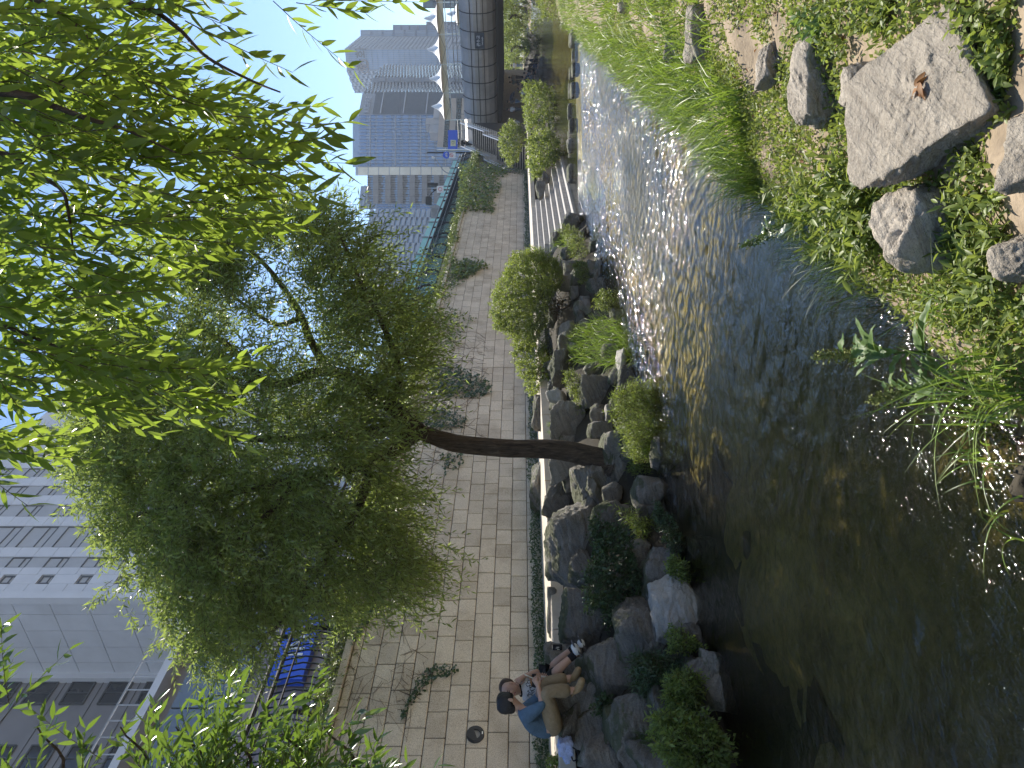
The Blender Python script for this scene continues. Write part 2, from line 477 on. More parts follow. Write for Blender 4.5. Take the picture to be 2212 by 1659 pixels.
# ------------------------------------------------------------------ the setting: ground, bed, water, banks, walkway, street
R0 = np.random.default_rng(7)
random.seed(7)
WALLX, WALKZ, STREETZ = -11.0, 1.43, 5.72
def bankz(X):
    return np.interp(-np.asarray(X, float), [3.0, 5.35, 5.7, 6.1, 6.9, 8.45, 8.6], [-.45, -.35, .02, .35, 1.08, 1.36, 1.36])
def nearz(X, Y):
    return np.interp(np.asarray(X, float), [-2.2, -1.65, -1.35, -.9, 0, 1.2, 4, 9], [-.45, -.32, .04, .22, .46, .72, 1.3, 5.7])
def grid(name, xs, ys, zf, mat, **kw):
    X, Y = np.meshgrid(xs, ys); Z = zf(X, Y)
    V = np.stack([X, Y, Z], -1).reshape(-1, 3); nx, ny = len(xs), len(ys)
    i = (np.arange(ny - 1)[:, None] * nx + np.arange(nx - 1)[None]).ravel()
    o = link(name, npmesh(name, V, np.stack([i, i + 1, i + nx + 1, i + nx], 1)), mat, smooth=True)
    return tag(o, kind='structure', **kw)
def nz(X, Y, s, a, seed=0):
    out = np.zeros(X.shape)
    for idx in np.ndindex(X.shape):
        out[idx] = noise.fractal((X[idx] * s, Y[idx] * s, seed), .9, 2.0, 4) * a
    return out
g = MB().add([(-1500, -300, -.8), (1500, -300, -.8), (1500, 2500, -.8), (-1500, 2500, -.8)], [(0, 1, 2, 3)]).build('ground', MT['soil'])
tag(g, 'wide dry ground under and around the whole place', 'ground', kind='structure')
grid('stream_bed', np.arange(-7.2, -.4, .17), np.concatenate([np.arange(-3, 12, .2), np.arange(12, 30, .6), np.arange(30, 131, 4)]),
     lambda X, Y: -.36 + nz(X, Y, .9, .10, 3) + nz(X, Y, 3.2, .04, 9), MT['bed'], label='olive and brown algae covered bed of the stream', cat='bed')
grid('far_bank', np.concatenate([[-8.6, -8.45, -8.0, -7.5], np.arange(-7.2, -5.2, .15), [-4.6]]), np.concatenate([np.arange(-3, 34, .3), np.arange(34, 131, 3)]),
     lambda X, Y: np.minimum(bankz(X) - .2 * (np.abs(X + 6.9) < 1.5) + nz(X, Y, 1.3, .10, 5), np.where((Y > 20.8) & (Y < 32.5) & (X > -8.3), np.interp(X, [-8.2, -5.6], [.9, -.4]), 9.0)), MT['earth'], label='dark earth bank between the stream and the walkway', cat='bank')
grid('near_bank', np.concatenate([np.arange(-2.2, 1.3, .09), np.arange(1.4, 9.2, .6)]), np.concatenate([np.arange(-3, 9, .09), np.arange(9, 30, .5), np.arange(30, 131, 4)]),
     lambda X, Y: nearz(X, Y) + nz(X, Y, 1.6, .07, 2) + nz(X, Y, 9, .018, 4), MT['soil'], label='sandy sloping bank with patches of bare soil', cat='bank')
# water sheets: lower run and the calmer pool above the weir
def waves(X, Y):
    r_ = np.random.default_rng(3); Z = np.zeros(X.shape)
    mod = .75 + .5 * np.sin(X * 1.3 + Y * .35 + 1) * np.sin(Y * .7 - X * .9)
    for _ in range(70):
        lam = math.exp(r_.uniform(math.log(.055), math.log(.34))); a = r_.normal(0, .75); ky, kx = math.cos(a) / lam * 2 * math.pi, math.sin(a) / lam * 2 * math.pi
        ph = r_.uniform(0, 6.28); w = .5 + .5 * np.sin(X * r_.uniform(-2, 2) + Y * r_.uniform(-1.2, 1.2) + r_.uniform(0, 6))
        Z += .0062 * lam * np.sin(kx * X + ky * Y + ph) * w
    return Z * mod * np.interp(Y, [3, 7, 11], [.5, 1.7, 3.6])
wx = np.linspace(-6.45, -.88, 215); wt = np.linspace(0, 1, 1150)
X_, T_ = np.meshgrid(wx, wt); yend = 20.58 + (X_ + 6.4) * (25.67 - 20.57) / 5.5
Y_ = -3 + T_ * (yend + 3); V_ = np.stack([X_, Y_, waves(X_, Y_)], -1).reshape(-1, 3)
i_ = (np.arange(1149)[:, None] * 215 + np.arange(214)[None]).ravel()
wr = link('water', npmesh('water', V_, np.stack([i_, i_ + 1, i_ + 216, i_ + 215], 1)), MT['water'], smooth=True)
tag(wr, 'rippled glittering stream water below the weir', 'water', kind='structure')
wc = MB().add([(-6.9, 20.5, .13), (-.5, 26.4, .13), (-.5, 131, .13), (-6.9, 131, .13)], [(0, 1, 2, 3)]).build('water', MT['water_calm'])
tag(wc, 'calm greenish stream water around the stepping stones', 'water', kind='structure')
rf = MB().add([(-6.4, 20.57, .0), (-.9, 25.67, .0), (-.7, 26.22, .132), (-6.85, 20.55, .132)], [(0, 1, 2, 3)]).build('water', MT['water'])
tag(rf, 'low sparkling spill of water over the weir', 'water', kind='structure')
# walkway: kerb course of long pale slabs and a paved strip
wk = MB().box((-9.75, 63, WALKZ - .1), (2.5, 138, .2)).build('walkway', MT['walk'])
tag(wk, 'paved riverside walkway at the foot of the wall', 'walkway', kind='structure')
for k in range(70):
    piece('paving_slab', wk, (.46, 1.16, .2), (-8.27, -4 + k * 1.18, WALKZ - .09 + random.uniform(-.004, .004)), MT['kerb'], bevel=.008)
st = MB().box((-61.5, 250, STREETZ - .2), (100, 620, .4)).build('street', MT['asphalt'])
tag(st, 'asphalt street above the retaining wall', 'street', kind='structure')

# ------------------------------------------------------------------ retaining wall of granite blocks
HB = .355
wall = empty('retaining_wall', (WALLX - .3, 28, WALKZ), 'tall retaining wall of coursed beige granite blocks along the walkway', 'wall')
back = MB().box((WALLX - .33, 27.5, (1.2 + 5.1) / 2), (.6, 44.4, 3.9)).build('mortar_backing', MT['joint'], wall)
blocks = []
for k in range(11):
    z = 1.39 + k * HB
    h = HB if k < 10 else .16
    y = 5.3 - random.random() * .4
    while y < 49.6:
        L = random.choice((.42, .5, .5, .58, .58, .66))
        blocks.append((y + L / 2, z + h / 2, L, h)); y += L
LAMP = onX(1027, 1588, WALLX)
blocks.sort(key=lambda q: q[0] if q[0] > 6.4 else 99)
rest = MB()
for i, (y, z, L, h) in enumerate(blocks):
    dx = random.uniform(-.006, .006)
    if i < 300:
        piece('block', wall, (.22, L - .013, h - .013), (WALLX - .11 + dx, y, z), MT['block'], bevel=.012)
    else:
        rest.box((WALLX - .11 + dx, y, z), (.22, L - .016, h - .014))
tag(rest.build('block_courses', MT['block'], wall), kind='stuff')
cop = MB()
for k in range(38):
    cop.box((WALLX - .12, 5.6 + k * 1.17, 5.175), (.42, 1.15, .13))
cop.build('coping', MT['block'], wall, bevel=.01)
MB().box((WALLX - .55, 27.5, 5.42), (.3, 44.4, .4)).build('upper_kerb', MT['block'], wall)
w2 = empty('retaining_wall', (-12.1, 80, WALKZ), 'shaded retaining wall running on under and beyond the bridge', 'wall')
MB().box((-12.4, 90, 3.4), (.6, 81, 4.3)).build('mortar_backing', MT['joint'], w2)
rest = MB()
for k in range(12):
    y = 49.7 - random.random() * .4
    while y < 128:
        L = random.choice((.5, .58, .66, .8)); rest.box((-12.1 + random.uniform(-.008, .008), y + L / 2, 1.39 + (k + .5) * HB), (.12, L - .02, HB - .02)); y += L
tag(rest.build('block_courses', MT['block'], w2), kind='stuff')
# round eyelid light let into the wall
lm = empty('wall_light', tuple(LAMP), 'round black eyelid light let into the beige wall behind the seated pair', 'light')
def ring(mb, c, r0, r1, t, n=28, a0=0, a1=2 * math.pi):
    V = []; Fc = []
    for i in range(n + 1):
        a = a0 + (a1 - a0) * i / n
        for r, d in ((r0, 0), (r0, t), (r1, t), (r1, 0)):
            V.append((c[0] + d, c[1] + r * math.cos(a), c[2] + r * math.sin(a)))
    for i in range(n):
        for j in range(4): Fc.append((i * 4 + j, i * 4 + (j + 1) % 4, (i + 1) * 4 + (j + 1) % 4, (i + 1) * 4 + j))
    return mb.add(V, Fc)
ring(MB(), (WALLX - .01, LAMP[1], LAMP[2]), .085, .15, .05).build('housing', MT['dark'], lm, smooth=False)
MB().tube([(WALLX - .02, LAMP[1], LAMP[2]), (WALLX + .01, LAMP[1], LAMP[2])], .09, 24).build('lens', MT['grey'], lm)
hd = MB()
ring(hd, (WALLX + .02, LAMP[1], LAMP[2]), .0, .135, .035, 16, RAD(20), RAD(200)).build('eyelid', MT['dark'], lm)
MB().box((WALLX + .045, LAMP[1] + .015, LAMP[2] - .118), (.006, .05, .02)).build('label_plate', MT['white'], lm)

# ------------------------------------------------------------------ fence on the wall
FX = WALLX - .35
fence = empty('street_fence', (FX, 30, STREETZ), 'black iron street fence with S-curved posts and two rails on the wall', 'fence')
def scurve(z0, z1, out, off=0):
    return [(FX + off + out * math.sin((z - z0) / (z1 - z0) * math.pi * 1.5 + .2), 0, z) for z in np.linspace(z0, z1, 9)]
RAILX = FX + .14
pm = MB().tube(scurve(5.6, 6.74, .14), [.05] * 9, 6); pme = meshdata('post', pm.v, pm.f)
Y = 6.3
while Y < 58:
    link('post', pme, MT['iron'], fence, (0, Y, 0)); Y += 1.9
bmh = MB().tube([(FX + .02, 0, 5.6), (FX + .1, 0, 5.8), (FX + .13, 0, 6.05), (FX + .06, 0, 6.3), (FX + .0, 0, 6.5)], .018, 5); bme = meshdata('baluster', bmh.v, bmh.f)
n = 0; Y = 6.4
rb = MB()
while Y < 58:
    if n < 300: link('baluster', bme, MT['iron'], fence, (0, Y, 0))
    else: rb.tube([(FX + .02, Y, 5.6), (FX + .13, Y, 6.05), (FX, Y, 6.5)], .0115, 4)
    n += 1; Y += .15
if rb.v: tag(rb.build('balusters', MT['iron'], fence), kind='stuff')
for z, x, r in ((6.74, FX - .1, .045), (6.5, FX + .005, .042), (6.25, FX + .09, .02)):
    MB().tube([(x, 5.5, z), (x, 58.2, z)], r, 8).build('rail', MT['iron'], fence)

# ------------------------------------------------------------------ stone steps down to the water
stp = empty('stone_steps', (-7, 27, 0), 'flight of long grey stone steps leading from the walkway to the water', 'steps')
for i in range(8):
    xf = -7.95 + i * .262; z = 1.43 - i * .172
    y0, y1 = 23.6 - i * .25, 29.6 + i * .28
    yy = y0
    while yy < y1 - .3:
        L = min(random.choice((1.5, 1.8, 2.1)), y1 - yy)
        piece('step', stp, (.5, round(L - .012, 2), .30), (xf - .25, yy + L / 2, z - .15), MT['concrete'], bevel=.012); yy += L
# ------------------------------------------------------------------ boulders
def ico(sub):
    bm = bmesh.new(); bmesh.ops.create_icosphere(bm, subdivisions=sub, radius=1)
    V = np.array([v.co[:] for v in bm.verts]); T = np.array([[v.index for v in f.verts] for f in bm.faces]); bm.free()
    return V, T
ICO = {k: ico(k) for k in (2, 3, 4, 5, 6)}
def rockmesh(name, size, seed, sub=4, p=20, cuts=8, rough=.07, fine=.02, boxy=.25):
    rng = np.random.default_rng(seed); D, T = ICO[sub]
    nrm = [v for v in np.vstack([np.eye(3), -np.eye(3)])]
    nrm = [unit(v + rng.normal(size=3) * boxy) for v in nrm]; h = list(rng.uniform(.92, 1.05, 6))
    for _ in range(cuts): nrm.append(unit(rng.normal(size=3))); h.append(rng.uniform(.98, 1.3))
    nrm = np.array(nrm); h = np.array(h)
    r = (np.maximum(D @ nrm.T / h, 0) ** p).sum(1) ** (-1 / p)
    V = D * r[:, None]
    lo, hi = V.min(0), V.max(0); V = (V - (lo + hi) / 2) / (hi - lo)
    size = np.array(size, float); V = V * size
    s = size.mean(); off = rng.uniform(0, 50, 3)
    disp = np.array([noise.fractal(Vector(v / s * 2.2 + off), .8, 2.1, 5) * rough + noise.fractal(Vector(v * np.array([1, 1, 3.0]) / s * 9 + off), .6, 2.2, 3) * fine for v in V])
    V = V + unit(D * size) * (disp * s)[:, None]
    return npmesh(name, V, None, T)
def hit(x, y, zf):
    r = ray(x, y)
    for d in np.arange(1.0, 60, .02):
        p = O + r * d
        if p[2] <= zf(p[0], p[1]): return p, d
    return p, d
FR = {'5': (1026, 756, .2278), '6': (1026, 1080, .2278), '7': (1026, 1296, .2441), '4': (1026, 486, .1953), '3': (864, 270, .1953), '1': (1242, 0, .4385), 'n': (1512, 378, .3255)}
def bankhit(x, y): return hit(x, y, lambda X, Y: bankz(X) if X < -4 else -9)
BANKROCKS = [
 ('5', 540, 740, 1080, 1550, 'rock', 'big rounded boulder with a flat top, highest beside the walkway behind the trunk'),
 ('5', 650, 950, 1250, 1600, 'rock', 'blocky dark boulder with a bright top edge under the highest rounded boulder'),
 ('5', 720, 1000, 990, 1250, 'rock', 'dark boulder tucked directly left of the tree trunk'),
 ('5', 930, 1240, 1080, 1530, 'rock', 'domed brown boulder with shadow stripes below the trunk'),
 ('5', 1170, 1450, 810, 1280, 'rock', 'broad smooth boulder at the foot of the tree trunk'),
 ('5', 1210, 1400, 1280, 1460, 'rock', 'small shaded rock wedged below the domed boulder'),
 ('5', 555, 740, 440, 740, 'rock', 'deeply grooved rough boulder at the walkway edge right of the trunk'),
 ('5', 730, 1030, 510, 820, 'rock', 'large ribbed boulder with a sunlit face right of the trunk'),
 ('5', 690, 870, 380, 510, 'rock_pale', 'pale jagged rock above the ribbed boulder'),
 ('5', 1010, 1250, 270, 530, 'rock', 'square grey boulder between two tufts of light grass'),
 ('5', 1080, 1330, 680, 830, 'rock', 'low rough rock right beside the trunk base'),
 ('5', 1100, 1230, 540, 680, 'rock', 'small rock half hidden by weeds right of the trunk'),
 ('5', 1345, 1430, 20, 380, 'rock_pale', 'thin pale upright slab standing in the bright grass'),
 ('5', 720, 880, 30, 330, 'rock', 'black shaded boulder under the big round shrub'),
 ('5', 1520, 1830, 1230, 1500, 'rock', 'boulder with a white vein at the waterline near the trunk'),
 ('5', 1240, 1310, 530, 670, 'rock_pale', 'little pale stone above the overhanging waterside grass'),
 ('6', 690, 1130, 100, 760, 'rock', 'long boulder scored by two deep diagonal grooves'),
 ('6', 1110, 1470, 40, 400, 'rock_moss', 'mossy boulder draped with small round leaves'),
 ('6', 1540, 1720, 50, 190, 'rock', 'small grey rock among willowy weeds above the waterline'),
 ('6', 830, 1330, 870, 1350, 'rock', 'large dark flat-faced boulder beside the drink can'),
 ('6', 690, 840, 840, 1380, 'rock', 'narrow upright boulder pressed against the pale kerb'),
 ('6', 1390, 1640, 420, 700, 'rock', 'dim recessed rock under the hanging green weeds'),
 ('6', 1610, 1900, 530, 1030, 'rock', 'tall grey rock standing left of the hanging weeds'),
 ('6', 1700, 2130, 780, 1340, 'rock_pale', 'light grey angular boulder leaning out over the water'),
 ('6', 1320, 1870, 1010, 1580, 'rock', 'broad slanting dark slab beside the light grey boulder'),
 ('7', 925, 1440, 350, 920, 'rock', 'large sloping boulder the seated pair rest their shoes on'),
 ('7', 770, 1180, 900, 1290, 'rock', 'black boulder in shadow below the seated man'),
 ('7', 1210, 1600, 910, 1370, 'rock', 'cube-like boulder with a pale streaked edge, third down from the man'),
 ('7', 940, 1300, 1260, 1500, 'rock', 'rounded boulder below the crumpled pale blue bag'),
 ('7', 1390, 1790, 1340, 1520, 'rock', 'half visible grey boulder at the very edge of the view above weeds'),
 ('7', 2010, 2200, 490, 840, 'rock', 'grey rock with a lit side standing in the water'),
 ('7', 1530, 1700, 780, 1210, 'rock', 'narrow grey rock catching light beside a tiny white flower'),
 ('7', 1820, 1990, 520, 690, 'rock', 'small dim rock above the bright waterside grass clump'),
 ('7', 1890, 2080, 1000, 1220, 'rock', 'low grey rock sunk in the weeds near the water'),
 ('7', 1150, 1260, 1000, 1300, 'rock_moss', 'brown crumbly rock filling the gap below the black boulder'),
 ('4', 860, 990, 90, 230, 'rock', 'smooth rounded grey boulder at the near end of the steps'),
 ('4', 950, 1080, 260, 390, 'rock', 'grey boulder in the weeds below the smooth rounded one'),
 ('4', 1265, 1390, 190, 310, 'rock_moss', 'moss topped brown rock at the edge of the glitter'),
 ('4', 1250, 1410, 400, 570, 'rock', 'squat black boulder in the water below the round shrub'),
 ('4', 980, 1130, 400, 560, 'rock', 'dark rock under the right side of the round shrub'),
 ('4', 1250, 1480, 600, 760, 'rock', 'long low wet rock at the waterline under the shrub'),
 ('4', 930, 1140, 560, 720, 'rock', 'brownish boulder behind dry stems under the shrub'),
 ('4', 1100, 1290, 820, 1000, 'rock', 'smooth dark boulder in the hollow under the shrub'),
 ('4', 930, 1110, 1090, 1250, 'rock', 'dark rock behind the feathery grass in the hollow'),
 ('3', 1840, 1990, 985, 1150, 'rock', 'black block shaped rock at the foot of the steps'),
 ('3', 1580, 1650, 530, 650, 'rock', 'small square stone among shrubs beside the steps'),
 ('3', 1510, 1600, 640, 810, 'rock', 'grass topped square stone at the top of the steps'),
 ('3', 1395, 1440, 460, 610, 'rock', 'long low stone beside the walkway past the steps'),
 ('3', 1980, 2060, 1130, 1280, 'rock', 'dark rock at the water beside the white glitter'),
]
for i, (fk, x0, x1, y0, y1, mt, lab) in enumerate(BANKROCKS):
    ox, oy, s = FR[fk]
    cxp, cyp = ox + s * (x0 + x1) / 2, oy + s * (y0 + y1) / 2
    p, d = bankhit(ox + s * (x0 * .45 + x1 * .55), cyp)
    ww, hh = (y1 - y0) * s * d / F * 1.22, (x1 - x0) * s * d / F * 1.2
    dd = max(.3, min(1.0, .75 * (ww + hh) / 2 + .1))
    c = O + ray(cxp, cyp) * (d + dd * .28)
    me = rockmesh('boulder', (ww, dd, hh), 100 + i, 5 if max(ww, hh) > .55 else 4, rough=.07, fine=.026, boxy=.24)
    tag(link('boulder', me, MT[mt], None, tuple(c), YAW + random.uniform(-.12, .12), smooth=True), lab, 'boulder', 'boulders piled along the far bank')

# stepping stones
SS = [(1850, 1940, 265, 465, 'long stepping stone nearest the tall grass of the near bank'), (1875, 1920, 510, 650, 'second stepping stone out from the near bank grass'),
      (1850, 1885, 700, 860, 'stepping stone set just behind its twin, third crossing place from the grass'), (1875, 1940, 670, 810, 'stepping stone in front of its twin, third crossing place from the grass'),
      (1840, 1880, 880, 1050, 'rear stone of the double stepping stone in mid stream'), (1862, 1932, 890, 1045, 'front stone of the double stepping stone in mid stream'),
      (1830, 1895, 1120, 1300, 'pale flat topped stepping stone just past mid stream'), (1845, 1920, 1290, 1430, 'stepping stone touching the pale flat one'),
      (1835, 1895, 1430, 1500, 'small stepping stone between two larger ones near the shrubs'), (1825, 1910, 1505, 1660, 'broad stepping stone in front of the bank shrubs'),
      (1845, 1890, 1650, 1710, 'narrow stepping stone squeezed behind the broad one'), (1825, 1912, 1790, 1992, 'last stepping stone at the foot of the steps')]
for i, (x0, x1, y0, y1, lab) in enumerate(SS):
    xb, yc = 864 + x1 * .1953, (y0 + y1) / 2 * .1953
    p = onZ(xb, yc, .1); d = np.dot(p - O, FW)
    ww, hh = (y1 - y0) * .1953 * d / F * 1.02, (x1 - x0) * .1953 * d / F
    me = rockmesh('stepping_stone', (ww, .55, hh + .1), 400 + i, 4, p=5, cuts=2, rough=.03, fine=.01, boxy=.1)
    c = p + FW * .25; c[2] = .12 - .12 + hh / 2 - .02
    tag(link('stepping_stone', me, MT['rock'], None, tuple(c), YAW, smooth=True), lab, 'stepping stone', 'stepping stones across the stream')

# near bank rocks
NEAR = [('1', 1420, 2110, 90, 860, 'rock_near', 6, 'huge sunlit gneiss boulder with a hollow holding dead leaves'),
        ('1', 1090, 1300, 200, 610, 'rock_near', 5, 'long weathered sunlit rock next to the huge boulder'),
        ('1', 905, 1050, 230, 410, 'rock_near', 5, 'small rounded sunlit rock among the weeds'),
        ('1', 2090, 2330, 540, 920, 'rock_near', 5, 'speckled pale rock cut by the edge of the view below the huge boulder'),
        ('1', 1370, 1450, 320, 520, 'rock_near', 4, 'small cracked stone beside the upper edge of the huge boulder'),
        ('1', 560, 690, 20, 290, 'rock_near', 4, 'grey rock with a shadowed crevice in the grass'),
        ('1', 430, 560, 190, 310, 'rock_near', 4, 'flat grey slab sunk in the bright grass'),
        ('1', 220, 290, 0, 60, 'rock_near', 4, 'tiny grey rock far up the grassy bank'),
        ('n', 1040, 1900, 190, 600, 'rock_near', 5, 'pitted boulder at the waterline with a dark shaded side'),
        ('n', 1840, 2160, 330, 700, 'rock_near', 5, 'pale grey rock among weeds below the waterline boulder')]
NROCK = {}
for i, (fk, x0, x1, y0, y1, mt, sub, lab) in enumerate(NEAR):
    ox, oy, s = FR[fk]
    cxp, cyp = ox + s * (x0 + x1) / 2 + {3: 70, 9: 50, 8: 40}.get(i, 0), oy + s * (y0 + y1) / 2 + {8: -12}.get(i, 0)
    p, d = hit(cxp, cyp, lambda X, Y: nearz(X, Y) + .02 if X > -2.2 else -9)
    ww = (y1 - y0) * s * d / F
    vert = (x1 - x0) * s * d / F
    el = math.atan2(-(p[2] - EYE), d)
    # seen from above: the picture height mixes depth on the ground and rise
    hh = .28 * vert + .12
    dd = max(.2, (vert - hh * math.cos(el)) / max(.35, math.sin(el)))
    dd = min(dd, 1.6 * ww + .2)
    if i == 8: ww, dd, hh = .33, .30, .5
    if i == 0: hh = .2; dd = dd * 1.45; ww *= .97
    if i == 1: dd *= 1.5; ww *= 1.15; hh *= 1.1
    if i == 2: dd *= 1.3; ww *= 1.2
    me = rockmesh('rock', (ww * 1.03, dd, hh), 700 + i if i else 741, sub, p=14 if i else 24, cuts=9 if i else 5, rough=.085 if i else .05, fine=.03 if i else .022, boxy=.18 if i else .14)
    z = p[2] + hh * (.16 if i != 8 else -.05)
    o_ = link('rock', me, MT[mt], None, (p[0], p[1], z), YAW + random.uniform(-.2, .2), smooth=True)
    tag(o_, lab, 'rock', 'sunlit rocks on the near bank'); NROCK[i] = (p, d, ww, dd, hh)

# filler rocks packed between the large boulders
HANDLE = ['flat-topped boulder', 'bright-edged blocky boulder', 'boulder left of the trunk', 'domed brown boulder', 'smooth boulder at the trunk foot', 'small wedged rock', 'grooved boulder at the walkway edge', 'ribbed boulder', 'pale jagged rock', 'square grey boulder',
  'low rough rock by the trunk', 'weed-hidden small rock', 'thin pale slab', 'black boulder under the shrub', 'white-veined boulder', 'little pale stone', 'long scored boulder', 'mossy leafy boulder', 'small grey waterside rock', 'flat-faced boulder by the can',
  'narrow upright boulder', 'dim recessed rock', 'tall grey rock', 'light grey angular boulder', 'slanting dark slab', 'boulder under the shoes', 'black boulder below the man', 'cube-like boulder', 'rounded boulder below the bag', 'half visible boulder',
  'rock standing in the water', 'narrow grey rock', 'small dim rock', 'low rock in the weeds', 'crumbly brown rock', 'smooth boulder by the steps', 'grey boulder in the weeds', 'moss-topped brown rock', 'squat black boulder', 'dark rock under the shrub side',
  'long wet rock', 'brownish boulder', 'smooth dark hollow boulder', 'rock behind the feathery grass', 'black block rock', 'small square stone', 'grass-topped stone', 'long low stone', 'dark rock by the glitter']
BR = [o_ for o_ in COL.objects if o_.name.startswith('boulder')]
BC = np.array([W[o_.name].translation[:] for o_ in BR])
fr_rng = np.random.default_rng(61); used = set()
for i in range(60):
    Yf = fr_rng.uniform(4.2, 21.5); Xf = -fr_rng.choice([5.75, 6.05, 6.4, 6.8, 7.3, 7.8]) + fr_rng.uniform(-.15, .15)
    s_ = fr_rng.uniform(.28, .6); c = np.array([Xf, Yf, float(bankz(Xf)) - .12])
    j = int(np.argmin(((BC - c) ** 2).sum(1))); dv = c - BC[j]; u_, w_ = np.dot(dv, RT), dv[0]
    rel = ('just right of the' if u_ > 0 else 'just left of the') if abs(u_) > abs(w_) else ('on the waterside of the' if w_ > 0 else 'on the walkway side of the')
    lab = ('small' if s_ < .4 else 'stout') + ' dark rock wedged ' + rel + ' ' + HANDLE[j]
    if lab in used: continue
    used.add(lab)
    me = rockmesh('filler_rock', (s_ * fr_rng.uniform(.9, 1.5), s_ * fr_rng.uniform(.7, 1.1), s_ * fr_rng.uniform(.6, .9)), 1000 + i, 4, rough=.09, fine=.03)
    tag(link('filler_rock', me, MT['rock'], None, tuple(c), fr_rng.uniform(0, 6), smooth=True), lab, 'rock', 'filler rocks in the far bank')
# ------------------------------------------------------------------ trees
def leafy(parent, rng, S, Dr, ln, nl, droop, L, Wd, mat, kind='d', spread=.75, gravity=.25, stem=.004, name='foliage', parts=0, curl=.12, stuff=True):
    P, D, N, poly = sprays(rng, S, Dr, ln, nl, droop, spread, gravity)
    Ls = L * rng.uniform(.7, 1.15, len(P)); Ws = Wd * rng.uniform(.75, 1.15, len(P))
    o_ = link(name, leafmesh(name, P, D, N, Ls, Ws, kind, curl), mat, parent, smooth=(kind != 'd'))
    if stuff: tag(o_, kind='stuff')
    if stem: tag(link('twigs', tubes('twigs', poly, stem, stem * .4), MT['twig'], parent), kind='stuff')
    return o_
rng = np.random.default_rng(11)
tb = atd(1300, 990, 10.9)
tree = empty('willow_tree', tuple(tb), 'dark trunked leaning willow with a wide leafy crown growing from the bank boulders', 'tree')
def limb(pts, r0, r1, name='limb', n=10, sub=7):
    P = np.array([atd(*q) for q in pts]); P = smoothpath(P, sub)
    wob = np.array([[noise.noise(Vector(p * 1.3)), noise.noise(Vector(p * 1.3 + 9)), noise.noise(Vector(p * 1.3 + 17))] for p in P]) * r0 * .35
    r = np.linspace(r0, r1, len(P))
    return P + wob, r
def trunkmesh(name, P, r, flare=0, parent=None, twist=0.0, n=22):
    mb = MB(); V = []; up = np.array([1., 0, 0])
    for i, p in enumerate(P):
        t = P[min(i + 1, len(P) - 1)] - P[max(i - 1, 0)]; t = t / np.linalg.norm(t)
        u = up - t * np.dot(up, t); u /= np.linalg.norm(u); up = u; w = np.cross(t, u)
        for k in range(n):
            a = 2 * math.pi * k / n
            rr = r[i] * (1 + .13 * math.sin(3 * a + twist * i) + .07 * math.sin(7 * a - twist * 1.6 * i) + .06 * noise.noise(Vector((math.cos(a) * 3, math.sin(a) * 3, i * .35))))
            if flare: rr *= 1 + flare * math.exp(-i / 3.0) * (1 + .5 * math.sin(4 * a))
            V.append(p + rr * (math.cos(a) * u + math.sin(a) * w))
    Fc = [(i * n + k, i * n + (k + 1) % n, (i + 1) * n + (k + 1) % n, (i + 1) * n + k) for i in range(len(P) - 1) for k in range(n)]
    Fc += [tuple(range(n)), tuple((len(P) - 1) * n + k for k in range(n))]
    mb.add(V, Fc); return mb.build(name, MT['bark'], parent, smooth=True)
TD = 10.9
P, r = limb([(1318, 1000, TD), (1290, 990, TD), (1200, 974, TD), (1090, 966, TD), (1000, 958, TD), (940, 945, TD), (885, 930, TD)], .155, .115)
trunk = trunkmesh('trunk', P, r, .75, tree, .12)
LIMBS = [([(900, 932, TD), (860, 890, TD + .1), (810, 850, TD + .3), (750, 812, TD + .5), (690, 800, TD + .5), (600, 828, TD + .4), (545, 800, TD + .2), (470, 730, TD), (380, 700, TD - .3)], .13, .03),
         ([(895, 940, TD), (840, 985, TD - .2), (770, 1010, TD - .5), (620, 1040, TD - .7), (430, 1080, TD - .6), (260, 1120, TD - .5)], .12, .025),
         ([(895, 935, TD), (790, 930, TD + .5), (620, 950, TD + .9), (420, 940, TD + 1), (230, 900, TD + .9)], .10, .02),
         ([(705, 800, TD + .5), (668, 730, TD + .4), (650, 680, TD + .3), (610, 620, TD + .2), (540, 540, TD + .3), (450, 470, TD + .5)], .075, .02),
         ([(800, 1000, TD - .4), (770, 1100, TD - .6), (690, 1230, TD - .5), (610, 1340, TD - .2), (520, 1420, TD)], .075, .015),
         ([(850, 880, TD), (860, 800, TD - .6), (820, 690, TD - 1), (770, 590, TD - 1), (730, 500, TD - .8)], .06, .014),
         ([(560, 805, TD + .2), (500, 860, TD + .6), (400, 880, TD + .9), (280, 850, TD + 1)], .05, .012),
         ([(640, 1040, TD - .7), (560, 1130, TD - 1.1), (450, 1220, TD - 1.2), (360, 1300, TD - 1)], .05, .012),
         ([(640, 690, TD + .3), (590, 700, TD + .8), (500, 640, TD + 1.3), (380, 580, TD + 1.5)], .045, .012),
         ([(540, 800, TD + .2), (520, 760, TD - .2), (440, 800, TD - .5), (320, 760, TD - .6)], .04, .01)]
for q, a, b_ in LIMBS:
    P, r = limb(q, a, b_); trunkmesh('limb', P, r, 0, tree, .1, 10)
CROWN = [(210, 900), (150, 950), (190, 1030), (240, 1110), (255, 1180), (300, 1240), (380, 1270), (390, 1320), (420, 1380), (440, 1410), (500, 1430), (560, 1390), (600, 1390), (640, 1330), (740, 1320), (830, 1300), (910, 1260), (920, 1200), (870, 1130), (900, 1080), (810, 1010), (840, 960), (850, 890), (860, 830), (910, 760), (890, 690), (890, 640), (810, 590), (780, 530), (700, 490), (600, 470), (480, 470), (380, 500), (280, 560), (200, 670), (180, 800)]
nc = 660
q = samp(rng, CROWN, nc * 2)
